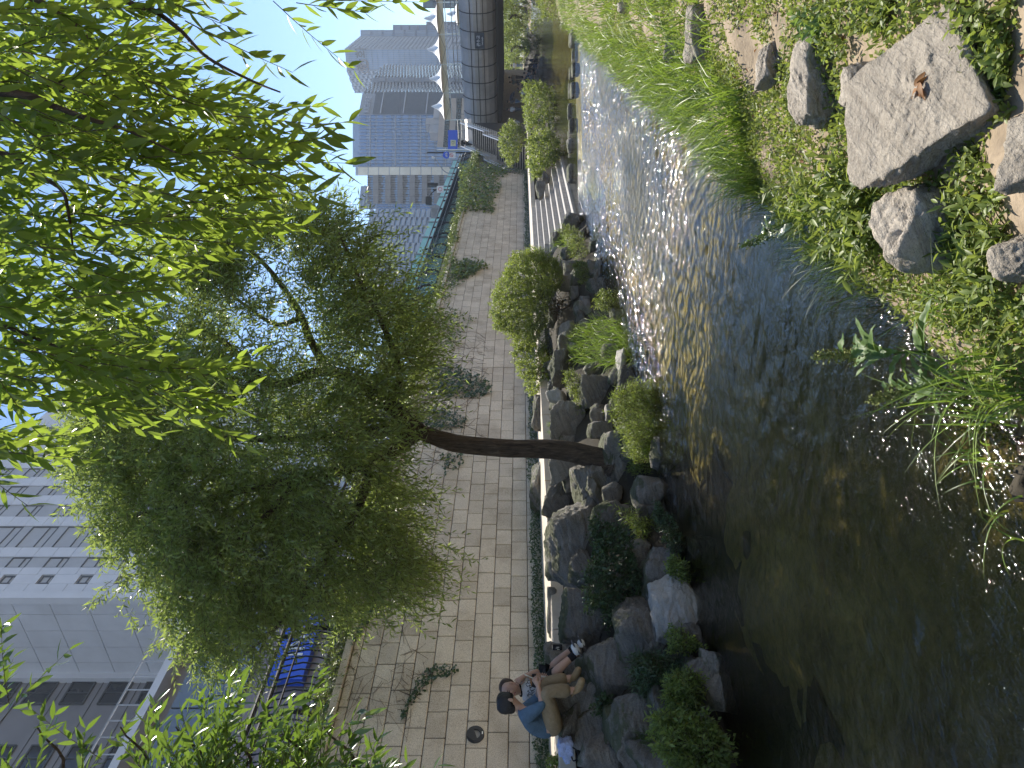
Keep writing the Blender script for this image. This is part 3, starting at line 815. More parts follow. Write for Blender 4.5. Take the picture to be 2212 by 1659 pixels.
gapw = np.exp(-(((q[:, 0] - 585) / 120) ** 2 + ((q[:, 1] - 720) / 130) ** 2)) * .8 + np.exp(-(((q[:, 0] - 330) / 120) ** 2 + ((q[:, 1] - 640) / 190) ** 2)) * .55 
q = q[rng.uniform(size=len(q)) > gapw][:nc]
e = np.sqrt(((q[:, 0] - 540) / 480) ** 2 + ((q[:, 1] - 950) / 560) ** 2)
T = 2.1 * np.sqrt(np.clip(1 - e ** 2, .06, 1))
C = px3(q, TD + rng.uniform(-1, 1, len(q)) * T)
nt_ = 15
S = np.repeat(C, nt_, 0) + rng.normal(size=(len(C) * nt_, 3)) * np.array([.2, .2, .16])
cen = np.array(atd(620, 930, TD))
Dr = unit(S - cen) * .9 + rng.normal(size=S.shape) * .55 + np.array([0, 0, .25])
leafy(tree, rng, S, Dr, rng.uniform(.3, .6, len(S)), 14, .45, .13, .028, MT['leaf_tree'], 'd', .8, .2, .0035, name='crown')
print('crown', len(S) * 14)

# overhanging willow on the near bank: trunk stands beside the photographer, shoots hang into view
ow = empty('willow_tree', (1.7, 1.6, .75), 'overhanging willow whose bright backlit shoots hang over the stream from above', 'tree')
P = smoothpath([(1.7, 1.6, .7), (1.75, 1.5, 1.8), (1.6, 1.5, 2.9), (1.3, 1.6, 3.8)], 8); trunkmesh('trunk', P, np.linspace(.2, .12, len(P)), .5, ow, .1)
DN = 2.45
br = [[(1.3, 1.6, 3.8), (.6, 1.8, 4.3), atd(-220, 190, DN), atd(0, 192, DN), atd(60, 194, DN), atd(130, 176, DN), atd(184, 160, DN), atd(240, 165, DN)],
      [atd(-220, 190, DN), atd(35, 203, DN - .1), atd(117, 230, DN - .1), atd(195, 258, DN - .15), atd(273, 281, DN - .15), atd(380, 330, DN - .2)],
      [(1.3, 1.6, 3.8), (.7, 2.1, 4.2), atd(-80, -60, DN + .2), atd(80, 0, DN + .2), atd(148, 43, DN + .2), atd(187, 78, DN + .2), atd(234, 129, DN + .15), atd(297, 176, DN + .1), atd(400, 220, DN)],
      [(.7, 2.1, 4.2), atd(160, -120, DN + .3), atd(273, 0, DN + .3), atd(332, 23, DN + .3), atd(390, 66, DN + .3), atd(449, 125, DN + .2), atd(547, 176, DN + .1), atd(605, 199, DN)],
      [(.6, 1.8, 4.3), atd(-300, 330, DN + .2), atd(0, 332, DN + .2), atd(58, 371, DN + .1), atd(129, 406, DN), atd(148, 461, DN), atd(160, 560, DN)],
      [(.6, 1.8, 4.3), atd(-420, 560, DN + .4), atd(-160, 640, DN + .3), atd(0, 700, DN + .2), atd(100, 740, DN + .2), atd(220, 780, DN + .2)],
      [(1.3, 1.6, 3.8), (.3, 3.0, 4.4), atd(300, -90, 3.2), atd(560, -20, 3.2), atd(740, 0, 3.2)]]
for b_ in br:
    P = smoothpath(b_, 6); MB().tube(P, list(np.linspace(.016, .0028, len(P))), 7).build('branch', MT['bark'], ow, smooth=True)
rng = np.random.default_rng(23)
OVER = [(-260, -60), (300, -60), (330, 130), (420, 190), (560, 240), (640, 330), (520, 400), (420, 470), (330, 540), (140, 640), (180, 740), (330, 790), (330, 850), (200, 880), (90, 940), (-60, 990), (-260, 980)]
q = samp(rng, OVER, 640)
gw = np.exp(-(((q[:, 0] - 20) / 120) ** 2 + ((q[:, 1] - 400) / 45) ** 2)) * .9 + np.exp(-(((q[:, 0] - 330) / 90) ** 2 + ((q[:, 1] - 60) / 70) ** 2)) * .75 + np.exp(-(((q[:, 0] - 60) / 130) ** 2 + ((q[:, 1] - 80) / 60) ** 2)) * .4
q = q[rng.uniform(size=len(q)) > gw][:350]
S = px3(q, rng.uniform(2.2, 3.3, len(q)))
ex = np.array([atd(590, 2, 3.2), atd(640, 6, 3.2), atd(690, 0, 3.2), atd(700, -20, 3.1), atd(400, 45, 2.6), atd(330, 845, 2.6), atd(340, 850, 2.5), atd(250, 735, 2.5)])
S = np.vstack([S, ex])
Dr = np.array([0, 0, -.85]) + RT * -.12 + rng.normal(size=S.shape) * .28
P, D, N, poly = sprays(rng, S, Dr, rng.uniform(.24, .46, len(S)), 15, .1, .72, .25)
pick = rng.permutation(len(P)); Ls = .1 * rng.uniform(.65, 1.15, len(P)); Ws = .025 * rng.uniform(.8, 1.15, len(P))
link('twigs', tubes('twigs', poly, .0024, .001, 4), MT['twig'], ow)['kind'] = 'stuff'
near_i = pick[:300]; far_i = pick[300:]
lp = leafmesh('leaf', np.zeros((1, 3)), np.array([[0, 1., 0]]), np.array([[0, 0, 1.]]), 1.0, .24, 'b', .12)
lp.materials.append(MT['leaf_near']); lp.polygons.foreach_set('use_smooth', np.ones(len(lp.polygons), bool))
for i in near_i:
    d_ = D[i]; s_ = unit(np.cross(d_, N[i])); u_ = np.cross(s_, d_)
    m = Matrix(np.stack([s_, d_, u_], 1).tolist()).to_4x4() @ Matrix.Scale(float(Ls[i]), 4); m.translation = Vector(P[i].tolist())
    link('leaf', lp, None, ow, m=m)
tag(link('foliage', leafmesh('foliage', P[far_i], D[far_i], N[far_i], Ls[far_i], Ws[far_i], 'b', .12), MT['leaf_near'], ow, smooth=True), kind='stuff')

# second near willow, branches reach in from the left
lw = empty('willow_tree', (-2.2, -.9, .0), 'near willow with glossy sunlit leaves reaching in beside the street fence', 'tree')
P = smoothpath([(-2.3, -1.0, -.1), (-2.35, -.9, 1.5), (-2.5, -.6, 2.6), (-2.8, -.2, 3.4)], 8); trunkmesh('trunk', P, np.linspace(.16, .08, len(P)), .5, lw, .1)
rng = np.random.default_rng(31)
for x_ in (120, 300, 420, 520, 640, 740):
    e_ = atd(x_ - 40, 1570, 3.1); s_ = np.array([-2.8, -.2, 3.4]); mid = (e_ + s_) / 2 + np.array([0, 0, .35])
    P = smoothpath([s_, mid, atd(x_, 1700, 3.15), e_], 6); MB().tube(P, list(np.linspace(.02, .003, len(P))), 6).build('branch', MT['bark'], lw, smooth=True)
q = samp(rng, [(330, 1850), (300, 1700), (380, 1640), (480, 1610), (600, 1640), (720, 1680), (820, 1740), (850, 1850)], 170)
S = px3(q, rng.uniform(2.8, 3.5, len(q)))
S = np.vstack([S, px3(np.array([(40, 1700), (70, 1690), (20, 1520), (0, 1560), (-20, 1480), (-30, 1600), (90, 1720), (150, 1720), (180, 1690), (220, 1640)]), 3.0)])
Dr = RT * .75 + np.array([0, 0, .0]) + rng.normal(size=S.shape) * .38
leafy(lw, rng, S, Dr, rng.uniform(.22, .42, len(S)), 13, .12, .085, .022, MT['leaf_side'], 'b', .6, .1, .002)

# ------------------------------------------------------------------ shrubs, grass and weeds of the far bank
def bankhits(q):
    ds = np.arange(2.5, 60, .04)
    a = ((1659 - q[:, 1]) - 829.5) / F; b = (HX - q[:, 0]) / F
    X = (FW[0] + a * RT[0])[:, None] * ds; Z = EYE + b[:, None] * ds
    k = np.argmax((Z <= bankz(X)) & (X < -4), 1)
    return px3(q, ds[k]), ds[k]
def fpoly(fk, pts):
    ox, oy, s = FR[fk]; return [(ox + s * x, oy + s * y) for x, y in pts]
def shrub(label, poly, basex, n, L, Wd, mat, depth=.5, seed=0, nl=12, ln=.25, d=None, stems=True, up=.5, cat='shrub', group='shrubs and weeds on the far bank', name='shrub', kind='d'):
    rng = np.random.default_rng(seed + 50); poly = np.array(poly)
    cyp = poly[:, 1].mean()
    if d is None: _, d = bankhit(basex, cyp)
    base = atd(basex, cyp, d)
    o_ = empty(name, tuple(base), label, cat, group)
    q = samp(rng, poly, n); lo, hi = poly.min(0), poly.max(0); c = (lo + hi) / 2; h = (hi - lo) / 2
    e = np.clip(1 - (((q - c) / h) ** 2).sum(1), .08, 1)
    S = px3(q, d + rng.uniform(-1, 1, n) * depth * np.sqrt(e))
    cc = atd(c[0] + h[0] * .6, c[1], d)
    Dr = unit(S - cc) + np.array([0, 0, up]) + rng.normal(size=S.shape) * .45
    leafy(o_, rng, S - unit(Dr) * ln * .5, Dr, rng.uniform(.6, 1.3, n) * ln, nl, .25, L, Wd, mat, kind, .85, .05, .003)
    if stems and depth > .55:
        k = 14; pts = np.stack([base + rng.normal(size=(k, 3)) * [.12, .12, .02], base + rng.normal(size=(k, 3)) * [.2, .2, .1] + np.array([0, 0, 1]) * (base[2] * 0 + abs(cc[2] - base[2]) * .6 + .1), cc + rng.normal(size=(k, 3)) * depth * .6], 1)
        tag(link('stems', tubes('stems', pts, .012, .005, 4), MT['vine'], o_), kind='stuff')
    return o_
shrub('big round yellow-green shrub bulging over the walkway edge', fpoly('4', [(420, 330), (300, 560), (200, 760), (175, 960), (215, 1140), (350, 1190), (420, 1320), (620, 1380), (780, 1100), (800, 850), (960, 620), (930, 420), (700, 270)]), 1215, 2000, .055, .028, MT['leaf_shrub'], 1.1, 1, 14, .28)
shrub('leafy low shrub spilling over the boulders beside the big round shrub', fpoly('5', [(330, 0), (390, 150), (420, 260), (520, 420), (600, 500), (640, 440), (740, 380), (690, 200), (720, 60), (640, -60)]), 1180, 420, .055, .03, MT['leaf_shrub'], .6, 2, 12, .22)
shrub('dark green hollow growth under the big round shrub', fpoly('4', [(700, 700), (620, 1100), (700, 1380), (830, 1380), (880, 1000), (900, 760)]), 1215, 200, .03, .016, MT['leaf_dark'], .5, 3, 10, .22)
shrub('golden green rounded bush in front of the street stairs', fpoly('3', [(1130, 30), (1100, 200), (1130, 330), (1200, 440), (1290, 410), (1340, 250), (1380, 130), (1320, 20), (1240, -40)]), 1142, 460, .13, .06, MT['leaf_shrub'], 1.0, 4, 10, .4, d=44)
shrub('sunny shrub thicket beside the near edge of the steps', fpoly('3', [(1420, 150), (1400, 300), (1430, 480), (1470, 600), (1560, 560), (1600, 470), (1700, 420), (1780, 330), (1760, 200), (1680, 90), (1560, 60)]), 1214, 560, .10, .05, MT['leaf_shrub'], 1.2, 5, 11, .35, d=30)
shrub('sunny shrub thicket farther along behind the stepping stones', fpoly('3', [(1370, -500), (1350, -300), (1380, -60), (1400, 90), (1560, 60), (1690, 60), (1720, -120), (1740, -300), (1640, -440), (1530, -470)]), 1205, 620, .12, .055, MT['leaf_shrub'], 1.6, 6, 11, .4, d=36)
shrub('narrow bright shrub beyond the seated crowd', fpoly('3', [(1340, -950), (1360, -790), (1400, -740), (1440, -820), (1430, -930)]), 1148, 160, .09, .05, MT['leaf_shrub'], 1.0, 7, 10, .4, d=52)
shrub('weedy growth on the rocks left of the steps', fpoly('4', [(960, 0), (940, 120), (1000, 200), (1060, 300), (1100, 380), (1250, 330), (1220, 150), (1130, 30)]), 1270, 260, .05, .014, MT['leaf_weed'], .5, 8, 10, .22, kind='d', up=1.0)
shrub('leafy weeds hanging over the black boulder in the water', fpoly('4', [(1060, 440), (1120, 560), (1150, 640), (1260, 620), (1270, 450), (1180, 400)]), 1280, 160, .05, .022, MT['leaf_weed'], .3, 9, 8, .18)
shrub('bright weeds at the waterline left of the shrub hollow', fpoly('4', [(1330, 800), (1340, 900), (1500, 960), (1600, 880), (1560, 760), (1420, 720)]), 1335, 170, .055, .02, MT['leaf_weed'], .3, 10, 8, .2)
shrub('mass of yellowish waterside weeds right of the trunk', fpoly('5', [(1330, 420), (1290, 600), (1400, 800), (1450, 950), (1500, 1150), (1640, 1180), (1720, 960), (1800, 700), (1830, 450), (1700, 330), (1500, 330)]), 1440, 700, .075, .012, MT['leaf_weed'], .45, 11, 12, .26, up=.8)
shrub('small weeds between the ribbed boulder and the square one', fpoly('5', [(860, 200), (840, 330), (930, 430), (960, 620), (1060, 700), (1080, 560), (1010, 480), (1010, 300), (960, 200)]), 1265, 200, .06, .012, MT['leaf_weed'], .25, 12, 9, .16, up=.8)
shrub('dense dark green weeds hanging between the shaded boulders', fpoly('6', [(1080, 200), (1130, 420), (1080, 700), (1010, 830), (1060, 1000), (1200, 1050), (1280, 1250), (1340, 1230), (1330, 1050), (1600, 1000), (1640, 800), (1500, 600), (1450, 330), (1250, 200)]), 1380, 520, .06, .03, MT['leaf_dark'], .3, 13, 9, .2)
shrub('willowy shoots above the waterline beside the vein boulder', fpoly('6', [(1340, 80), (1400, 180), (1560, 330), (1640, 330), (1660, 180), (1520, 60)]), 1400, 60, .11, .016, MT['leaf_weed'], .25, 14, 9, .25, up=.8)
shrub('moss and small leaves along the wet ledge near the vein boulder', fpoly('6', [(1720, 20), (1700, 200), (1800, 400), (1900, 560), (1960, 620), (1980, 400), (1850, 150)]), 1475, 220, .04, .02, MT['leaf_dark'], .2, 15, 8, .12)
shrub('green leaves between the tall grey rock and the light one', fpoly('6', [(1830, 580), (1850, 700), (1980, 800), (2080, 700), (2000, 600), (1900, 540)]), 1490, 110, .05, .028, MT['leaf_weed'], .2, 16, 7, .14)
shrub('trailing leaves below the light grey boulder', fpoly('7', [(1690, 330), (1720, 440), (1880, 450), (1990, 400), (1900, 320), (1760, 240)]), 1510, 110, .05, .024, MT['leaf_weed'], .2, 17, 7, .15)
shrub('long weeds between the broad slab and the small dim rock', fpoly('7', [(1390, 520), (1420, 700), (1480, 800), (1640, 820), (1800, 700), (1830, 560), (1620, 480)]), 1440, 260, .07, .014, MT['leaf_dark'], .3, 18, 10, .22, up=.7)
shrub('sunlit yellow-green weed clump at the left waterside', fpoly('7', [(1700, 680), (1690, 860), (1760, 980), (1900, 1010), (2010, 900), (2020, 740), (1900, 650)]), 1530, 330, .06, .018, MT['leaf_weed'], .35, 19, 10, .2, up=.8)
shrub('thick green weeds at the water in the near left part', fpoly('7', [(1600, 1020), (1620, 1250), (1700, 1420), (1780, 1520), (2200, 1540), (2200, 1250), (2050, 1080), (1860, 1010)]), 1575, 560, .06, .026, MT['leaf_weed'], .4, 20, 10, .22)
shrub('little sprig of leaves beside the pale blue bag', fpoly('7', [(670, 1390), (660, 1500), (760, 1560), (790, 1480), (740, 1390)]), 1225, 60, .05, .028, MT['leaf_weed'], .12, 21, 6, .1)
shrub('ivy cluster growing between the shoe boulder and the cube boulder', fpoly('7', [(1030, 940), (1080, 1010), (1190, 990), (1200, 860), (1130, 840)]), 1310, 60, .045, .03, MT['leaf_dark'], .12, 22, 6, .1)

def tuft(label, poly, n, H, Wd, lean, mat, seed, cat='grass', d=None):
    rng = np.random.default_rng(seed + 900); q = samp(rng, poly, n)
    if d is None: B, _ = bankhits(q)
    else: B = px3(q, d)
    o_ = link('grass_tuft', blades('grass_tuft', rng, B, H * rng.uniform(.5, 1.15, n), Wd, lean), mat)
    return tag(o_, label, cat, 'grass tufts on the far bank', 'stuff')
tuft('bright lime green grass clump between the shrub and the waterside weeds', fpoly('4', [(1300, 1080), (1380, 1500), (1450, 1560), (1800, 1550), (1950, 1400), (1930, 1200), (1640, 1080), (1450, 1000)]), 1000, .45, .013, .9, MT['grass'], 1)
tuft('feathery grass on the rocks below the round shrub', fpoly('4', [(1080, 1180), (1100, 1480), (1250, 1560), (1380, 1500), (1300, 1100)]), 420, .36, .011, .9, MT['grass'], 2)
tuft('overhanging grass along the waterline right of the trunk', fpoly('5', [(1500, 420), (1480, 700), (1560, 1000), (1680, 1000), (1800, 600), (1760, 380)]), 700, .38, .01, 1.0, MT['grass'], 3)
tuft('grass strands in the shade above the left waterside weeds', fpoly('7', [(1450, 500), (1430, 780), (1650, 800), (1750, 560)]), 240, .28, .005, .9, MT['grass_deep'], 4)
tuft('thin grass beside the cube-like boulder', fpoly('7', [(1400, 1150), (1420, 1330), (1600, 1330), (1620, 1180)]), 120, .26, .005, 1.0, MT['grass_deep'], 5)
tuft('short grass tuft in the crack right of the trunk', fpoly('5', [(640, 690), (700, 800), (760, 790), (740, 680)]), 160, .16, .005, .7, MT['grass'], 6)
tuft('grass strands among the rocks at the near end of the steps', fpoly('4', [(880, 60), (900, 250), (1130, 300), (1100, 60)]), 260, .32, .014, .9, MT['grass'], 7)

# plants at the wall foot, on the wall face and along its top
rng = np.random.default_rng(77)
n = 9000
Yp = 5.5 + 44 * rng.uniform(size=n) ** 1.5; hgt = .12 + .22 * np.array([noise.noise((y * .7, 3, 1)) * .5 + .5 for y in Yp])
Pp = np.stack([WALLX + .03 + rng.uniform(0, .3, n), Yp, WALKZ + rng.uniform(0, 1, n) * hgt], 1)
o_ = link('ground_ivy', leafmesh('ground_ivy', Pp, rng.normal(size=(n, 3)) + [.5, -.2, .3], rng.normal(size=(n, 3)) * .6 + [.6, -.3, .8], .06 * rng.uniform(.6, 1.3, n), .04, 'd'), MT['leaf_dark'])
tag(o_, 'dark ivy and weeds growing in a strip along the foot of the wall', 'ivy', kind='stuff')
n = 700; B = np.stack([WALLX + rng.uniform(.05, .3, n), rng.uniform(5.8, 24, n), np.full(n, WALKZ)], 1)
tag(link('wall_grass', blades('wall_grass', rng, B, .35 * rng.uniform(.4, 1.2, n), .006, .6), MT['grass_deep']), 'thin dark grass blades along the foot of the wall', 'grass', kind='stuff')
def ivy(label, poly, n, L, mat, thick=.18, seed=0, X=WALLX):
    rng = np.random.default_rng(seed + 300); q = samp(rng, poly, n)
    P = np.array([onX(x, y, X) for x, y in q]); P[:, 0] += rng.uniform(.01, 1, n) ** 1.5 * thick
    D = rng.normal(size=(n, 3)) * [.25, .6, .35] + [.25, 0, -.8]; N = rng.normal(size=(n, 3)) * .45 + [1, -.1, .5]
    o_ = empty('ivy_vine', tuple(onX(poly[0][0], poly[0][1], X)), label, 'ivy', 'ivy climbing the retaining wall')
    tag(link('foliage', leafmesh('foliage', P, D, N, L * rng.uniform(.6, 1.3, n), L * .85, 'd'), mat, o_), kind='stuff')
    k = max(6, n // 80); s = P[rng.integers(0, n, k)]; t = P[rng.integers(0, n, k)]; s[:, 0] = X + .012; t[:, 0] = X + .012
    t = s + (t - s) * .35
    mid = (s + t) / 2 + rng.normal(size=(k, 3)) * [0, .1, .1]
    tag(link('stems', tubes('stems', np.stack([s, mid, t], 1), .008, .004, 4), MT['vine'], o_), kind='stuff')
ivy('large glittering ivy mass on the wall near the far stairs', fpoly('3', [(650, 470), (640, 700), (610, 990), (700, 1000), (740, 960), (860, 970), (1000, 990), (1060, 955), (1000, 880), (1080, 770), (1120, 680), (1010, 640), (1180, 560), (1230, 510), (1100, 480), (850, 480)]), 2600, .17, MT['leaf_ivy'], .45, 1)
ivy('mid-wall ivy patch below the fence nearest to the big ivy mass', fpoly('3', [(560, 1480), (620, 1540), (800, 1520), (880, 1540), (980, 1590), (900, 1600), (800, 1680), (700, 1720), (560, 1720)]), 700, .14, MT['leaf_ivy'], .3, 2)
ivy('yellowish ivy sprig hanging at the wall top past the big ivy mass', fpoly('3', [(540, 1180), (560, 1330), (640, 1300), (640, 1200), (600, 1160)]), 300, .09, MT['leaf_ivy'], .2, 3)
ivy('blue-green ivy patch on the wall right of the trunk', [(920, 800), (960, 790), (1010, 805), (1050, 825), (1066, 850), (1030, 862), (980, 860), (930, 858)], 900, .10, MT['leaf_dark'], .2, 4)
ivy('smaller dark ivy patch on the wall just above the trunk', [(900, 890), (960, 884), (1008, 905), (1000, 925), (940, 935), (900, 928)], 420, .09, MT['leaf_dark'], .15, 5)
ivy('sparse ivy sprigs on the wall left of the trunk', [(945, 985), (1000, 980), (1000, 1010), (960, 1030)], 110, .08, MT['leaf_dark'], .1, 6)
ivy('thin ivy runner trailing down the wall above the seated pair', [(905, 1455), (945, 1438), (990, 1440), (985, 1455), (930, 1475), (890, 1520), (870, 1560), (862, 1555), (880, 1510)], 240, .06, MT['leaf_dark'], .05, 7)
ivy('ivy sprigs hanging under the crown onto the blocks', [(880, 640), (950, 610), (1000, 560), (1040, 572), (1000, 600), (960, 660), (1030, 690), (1010, 710), (930, 690)], 500, .09, MT['leaf_ivy'], .15, 8)
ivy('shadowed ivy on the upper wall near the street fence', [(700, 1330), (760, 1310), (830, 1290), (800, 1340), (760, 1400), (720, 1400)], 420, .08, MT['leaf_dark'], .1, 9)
ivy('ivy over the wall beyond the bridge', fpoly('3', [(1100, -600), (1110, -500), (1270, -560), (1260, -700), (1120, -760)]), 500, .16, MT['leaf_ivy'], .5, 10, X=-12.0)
ivy('ivy on the wall corner by the foot of the street stairs', fpoly('3', [(860, 470), (900, 520), (1230, 540), (1370, 560), (1380, 500), (1200, 470), (980, 455)]), 700, .1, MT['leaf_dark'], .2, 11)
ivy('leafy ivy strands hanging from the wall top right of the crown', [(905, 540), (960, 530), (985, 560), (960, 580), (1010, 600), (990, 625), (930, 640), (900, 600)], 520, .11, MT['leaf_ivy'], .25, 12)
ivy('ivy curtain hanging from the wall top behind the crown edge', [(880, 700), (950, 690), (1000, 720), (990, 750), (930, 770), (880, 760)], 480, .10, MT['leaf_ivy'], .2, 13)
# bare vine stems on the blocks
bv = empty('dry_vine', (WALLX, 16, 2.5), 'brown leafless vine stems spreading over the blocks behind the trunk', 'vine')
rng = np.random.default_rng(5); k = 190
q = samp(rng, [(925, 690), (1050, 720), (1065, 870), (1050, 960), (930, 1010), (915, 800)], k)
s = np.array([onX(x, y, WALLX + .012) for x, y in q]); t = s + rng.normal(size=(k, 3)) * [0, .45, .18] + [0, 0, .35]; mid = (s + t) / 2 + rng.normal(size=(k, 3)) * [0, .12, .1]
tag(link('stems', tubes('stems', np.stack([s, mid, t], 1), .006, .003, 4), MT['vine'], bv), kind='stuff')
bv = empty('dry_vine', (WALLX, 9, 3), 'fine bare vine stems on the near blocks below the fence', 'vine')
q = samp(rng, [(720, 1380), (860, 1380), (960, 1420), (900, 1560), (760, 1560)], 60)
s = np.array([onX(x, y, WALLX + .012) for x, y in q]); t = s + rng.normal(size=(60, 3)) * [0, .4, .25]; mid = (s + t) / 2 + rng.normal(size=(60, 3)) * [0, .1, .1]
tag(link('stems', tubes('stems', np.stack([s, mid, t], 1), .004, .002, 4), MT['vine'], bv), kind='stuff')
# hedge plants between coping and fence
rng = np.random.default_rng(8)
HEDGE = [(5.6, 10.5, .55, .9, 'feathery yellow-green hedge along the near stretch of the wall top'), (10.5, 17, .5, .8, 'leafy hedge on the wall top behind the tree crown'),
         (17, 24, .35, .7, 'low creeping plants on the wall top right of the crown'), (24, 29, .3, .45, 'thin planting on the wall top by the bare kerb'),
         (29, 34, .25, .5, 'yellow flowering sprigs on the wall top'), (34, 49.5, .5, .8, 'thick hedge on the wall top above the big ivy mass'), (49.5, 57, .5, .8, 'hedge on the wall top by the head of the stairs')]
for i, (y0, y1, h, dens, lab) in enumerate(HEDGE):
    o_ = empty('hedge', (WALLX - .3, (y0 + y1) / 2, 5.2), lab, 'hedge', 'planting along the wall top')
    n = int((y1 - y0) * 120 * dens); S = np.stack([WALLX - .25 + rng.uniform(-.2, .3, n), rng.uniform(y0, y1, n), 5.2 + rng.uniform(0, h, n) * np.array([.6 + .8 * abs(noise.noise((v_, i, 0)))for v_ in rng.uniform(0, 9, n)])], 1)
    leafy(o_, rng, S, rng.normal(size=S.shape) * .6 + [.5, 0, .35], .3, 10, .5, .085, .035 if i else .02, MT['leaf_ivy'], 'd', .8, .2, .004)

# ------------------------------------------------------------------ near bank vegetation
rng = np.random.default_rng(41)
def nearpts(n, x0, x1, y0, y1, pw=1.0):
    X = rng.uniform(x0, x1, n); Y = y0 + (y1 - y0) * rng.uniform(size=n) ** pw
    return np.stack([X, Y, nearz(X, Y)], 1)
def clearrock(B, m=.92, skip=()):
    keep = np.ones(len(B), bool)
    for i, (p, d, ww, dd, hh) in NROCK.items():
        if i in skip: continue
        rel = B - p; u = rel @ RT; w = rel @ FW
        keep &= ((u / (ww * .5 * m)) ** 2 + (w / (dd * .5 * m)) ** 2) > 1
    return B[keep]
def patchy(B, s, th, seed):
    return B[np.array([noise.noise((p[0] * s, p[1] * s, seed)) for p in B]) > th]
B = clearrock(patchy(nearpts(3400, -1.45, -.6, 5.4, 22, 1.7), 1.6, -.2, 3))
tag(link('sedge_grass', blades('sedge_grass', rng, B, (.42 * rng.uniform(.35, 1.35, len(B))), .012, .8, 5, (-.4, -.1, 0)), MT['grass']), 'tall bright sedge grass fringing the near waterline', 'grass', kind='stuff')
B = clearrock(patchy(nearpts(6000, -1.3, .6, 6.0, 32, 1.2), .9, -.35, 8))
tag(link('bank_grass', blades('bank_grass', rng, B, .30 * rng.uniform(.3, 1.3, len(B)), .016, .8), MT['grass']), 'shorter mixed grass spread over the near bank slope', 'grass', kind='stuff')
B = patchy(nearpts(2600, -1.7, -1.2, 2.9, 7.5), 1.2, -.15, 5)
B = B[(B[:, 1] > 3.5)]
tag(link('reed_grass', blades('reed_grass', rng, B, .38 * rng.uniform(.5, 1.2, len(B)), .005, .8, 5, (-.7, -.3, 0)), MT['grass_deep']), 'dark thin sedge leaning over the water below the leafy weeds', 'grass', kind='stuff')
# ground cover of small weeds, thinning to bare soil
n = 15000; B = clearrock(patchy(nearpts(n, -1.35, .5, 1.2, 14, 1.5), 1.5, -.28, 12))
S = np.repeat(B, 7, 0); k = len(S)
S = S + np.stack([rng.normal(size=k) * .03, rng.normal(size=k) * .03, rng.uniform(0, .05, k)], 1)
tag(link('ground_cover', leafmesh('ground_cover', S, rng.normal(size=(k, 3)) + [0, 0, .5], rng.normal(size=(k, 3)) * .5 + [0, 0, 1], .03 * rng.uniform(.5, 1.6, k), .016, 'd'), MT['leaf_weed']), 'low sprawling weeds and clover covering the near bank', 'weeds', kind='stuff')
k = 160; B = clearrock(nearpts(k, -1.1, .5, 1.3, 7), 1.0)
B[:, 2] += .02
tag(link('dead_leaves', leafmesh('dead_leaves', B, rng.normal(size=(len(B), 3)) * [1, 1, .2], rng.normal(size=(len(B), 3)) * .3 + [0, 0, 1], .05 * rng.uniform(.5, 1.2, len(B)), .022, 'b', .4), MT['dryleaf']), 'scattered brown dead leaves on the bare soil', 'leaves', kind='stuff')
def weed(label, poly, n, L, Wd, ln, mat, seed, nl=9, H=.05, name='weed_plant', kind='b', grp='leafy plants on the near bank', up=1.0, out=(0, 0)):
    rng = np.random.default_rng(seed + 2000); q = samp(rng, poly, n)
    B = np.array([hit(x, y, lambda X, Y: nearz(X, Y) if X > -2.2 else -9)[0] for x, y in q])
    o_ = empty(name, tuple(B.mean(0)), label, 'plant', grp)
    Dr = rng.normal(size=B.shape) * .35 + [out[0], out[1], up]
    leafy(o_, rng, B, Dr, ln * rng.uniform(.6, 1.25, n), nl, .25, L, Wd, mat, kind, .85, .0, .0028, curl=.2)
weed('dense patch of upright lance-leaved weeds beside the huge boulder', [(1790, 330), (1780, 430), (1810, 520), (1880, 560), (1930, 520), (1900, 420), (1850, 360)], 130, .085, .021, .26, MT['leaf_weed'], 1, 11)
weed('lance-leaved weeds trailing toward the water above the pitted boulder', [(1700, 400), (1720, 520), (1790, 560), (1800, 450), (1760, 380)], 46, .08, .018, .22, MT['leaf_weed'], 2, 10, out=(-.4, -.1))
weed('broad-leaved weeds under the shaded side of the huge boulder', [(1950, 400), (1960, 520), (2060, 540), (2150, 470), (2120, 420), (2020, 410)], 50, .055, .018, .13, MT['leaf_weed'], 3, 9)
weed('leafy sprigs growing in front of the pale corner rock', [(2080, 480), (2090, 600), (2200, 640), (2212, 500)], 50, .055, .018, .15, MT['leaf_weed'], 4, 9)
weed('light green weeds at the top edge behind the huge boulder', [(2080, 20), (2090, 100), (2150, 150), (2212, 140), (2212, 10)], 60, .035, .017, .09, MT['leaf_weed'], 5, 8)
weed('rosette weeds on the bare soil near the long weathered rock', [(1730, 20), (1740, 80), (1790, 90), (1800, 30)], 22, .05, .022, .10, MT['leaf_dock'], 6, 8)
weed('grey-green leafy weeds growing between the rocks and the soil', [(1860, 0), (1850, 70), (1890, 80), (1960, 20), (1960, -20)], 50, .035, .016, .08, MT['leaf_weed'], 7, 8)
weed('yellow-green fine weeds in the near corner by the water', [(2080, 820), (2090, 930), (2212, 960), (2212, 800)], 80, .05, .012, .16, MT['leaf_weed'], 8, 10)
weed('mixed weeds over the soil below the pitted boulder', [(2030, 600), (2050, 700), (2180, 760), (2212, 650), (2140, 580)], 50, .05, .014, .15, MT['leaf_weed'], 9, 9)

weed('low weeds over the bare soil just past the huge boulder', [(2120, 130), (2130, 230), (2190, 260), (2212, 240), (2212, 120)], 70, .035, .016, .09, MT['leaf_weed'], 10, 8)
weed('small weeds in the near corner beside the pale corner rock', [(2100, 330), (2090, 420), (2150, 450), (2212, 420), (2212, 320)], 70, .035, .015, .10, MT['leaf_weed'], 11, 8)
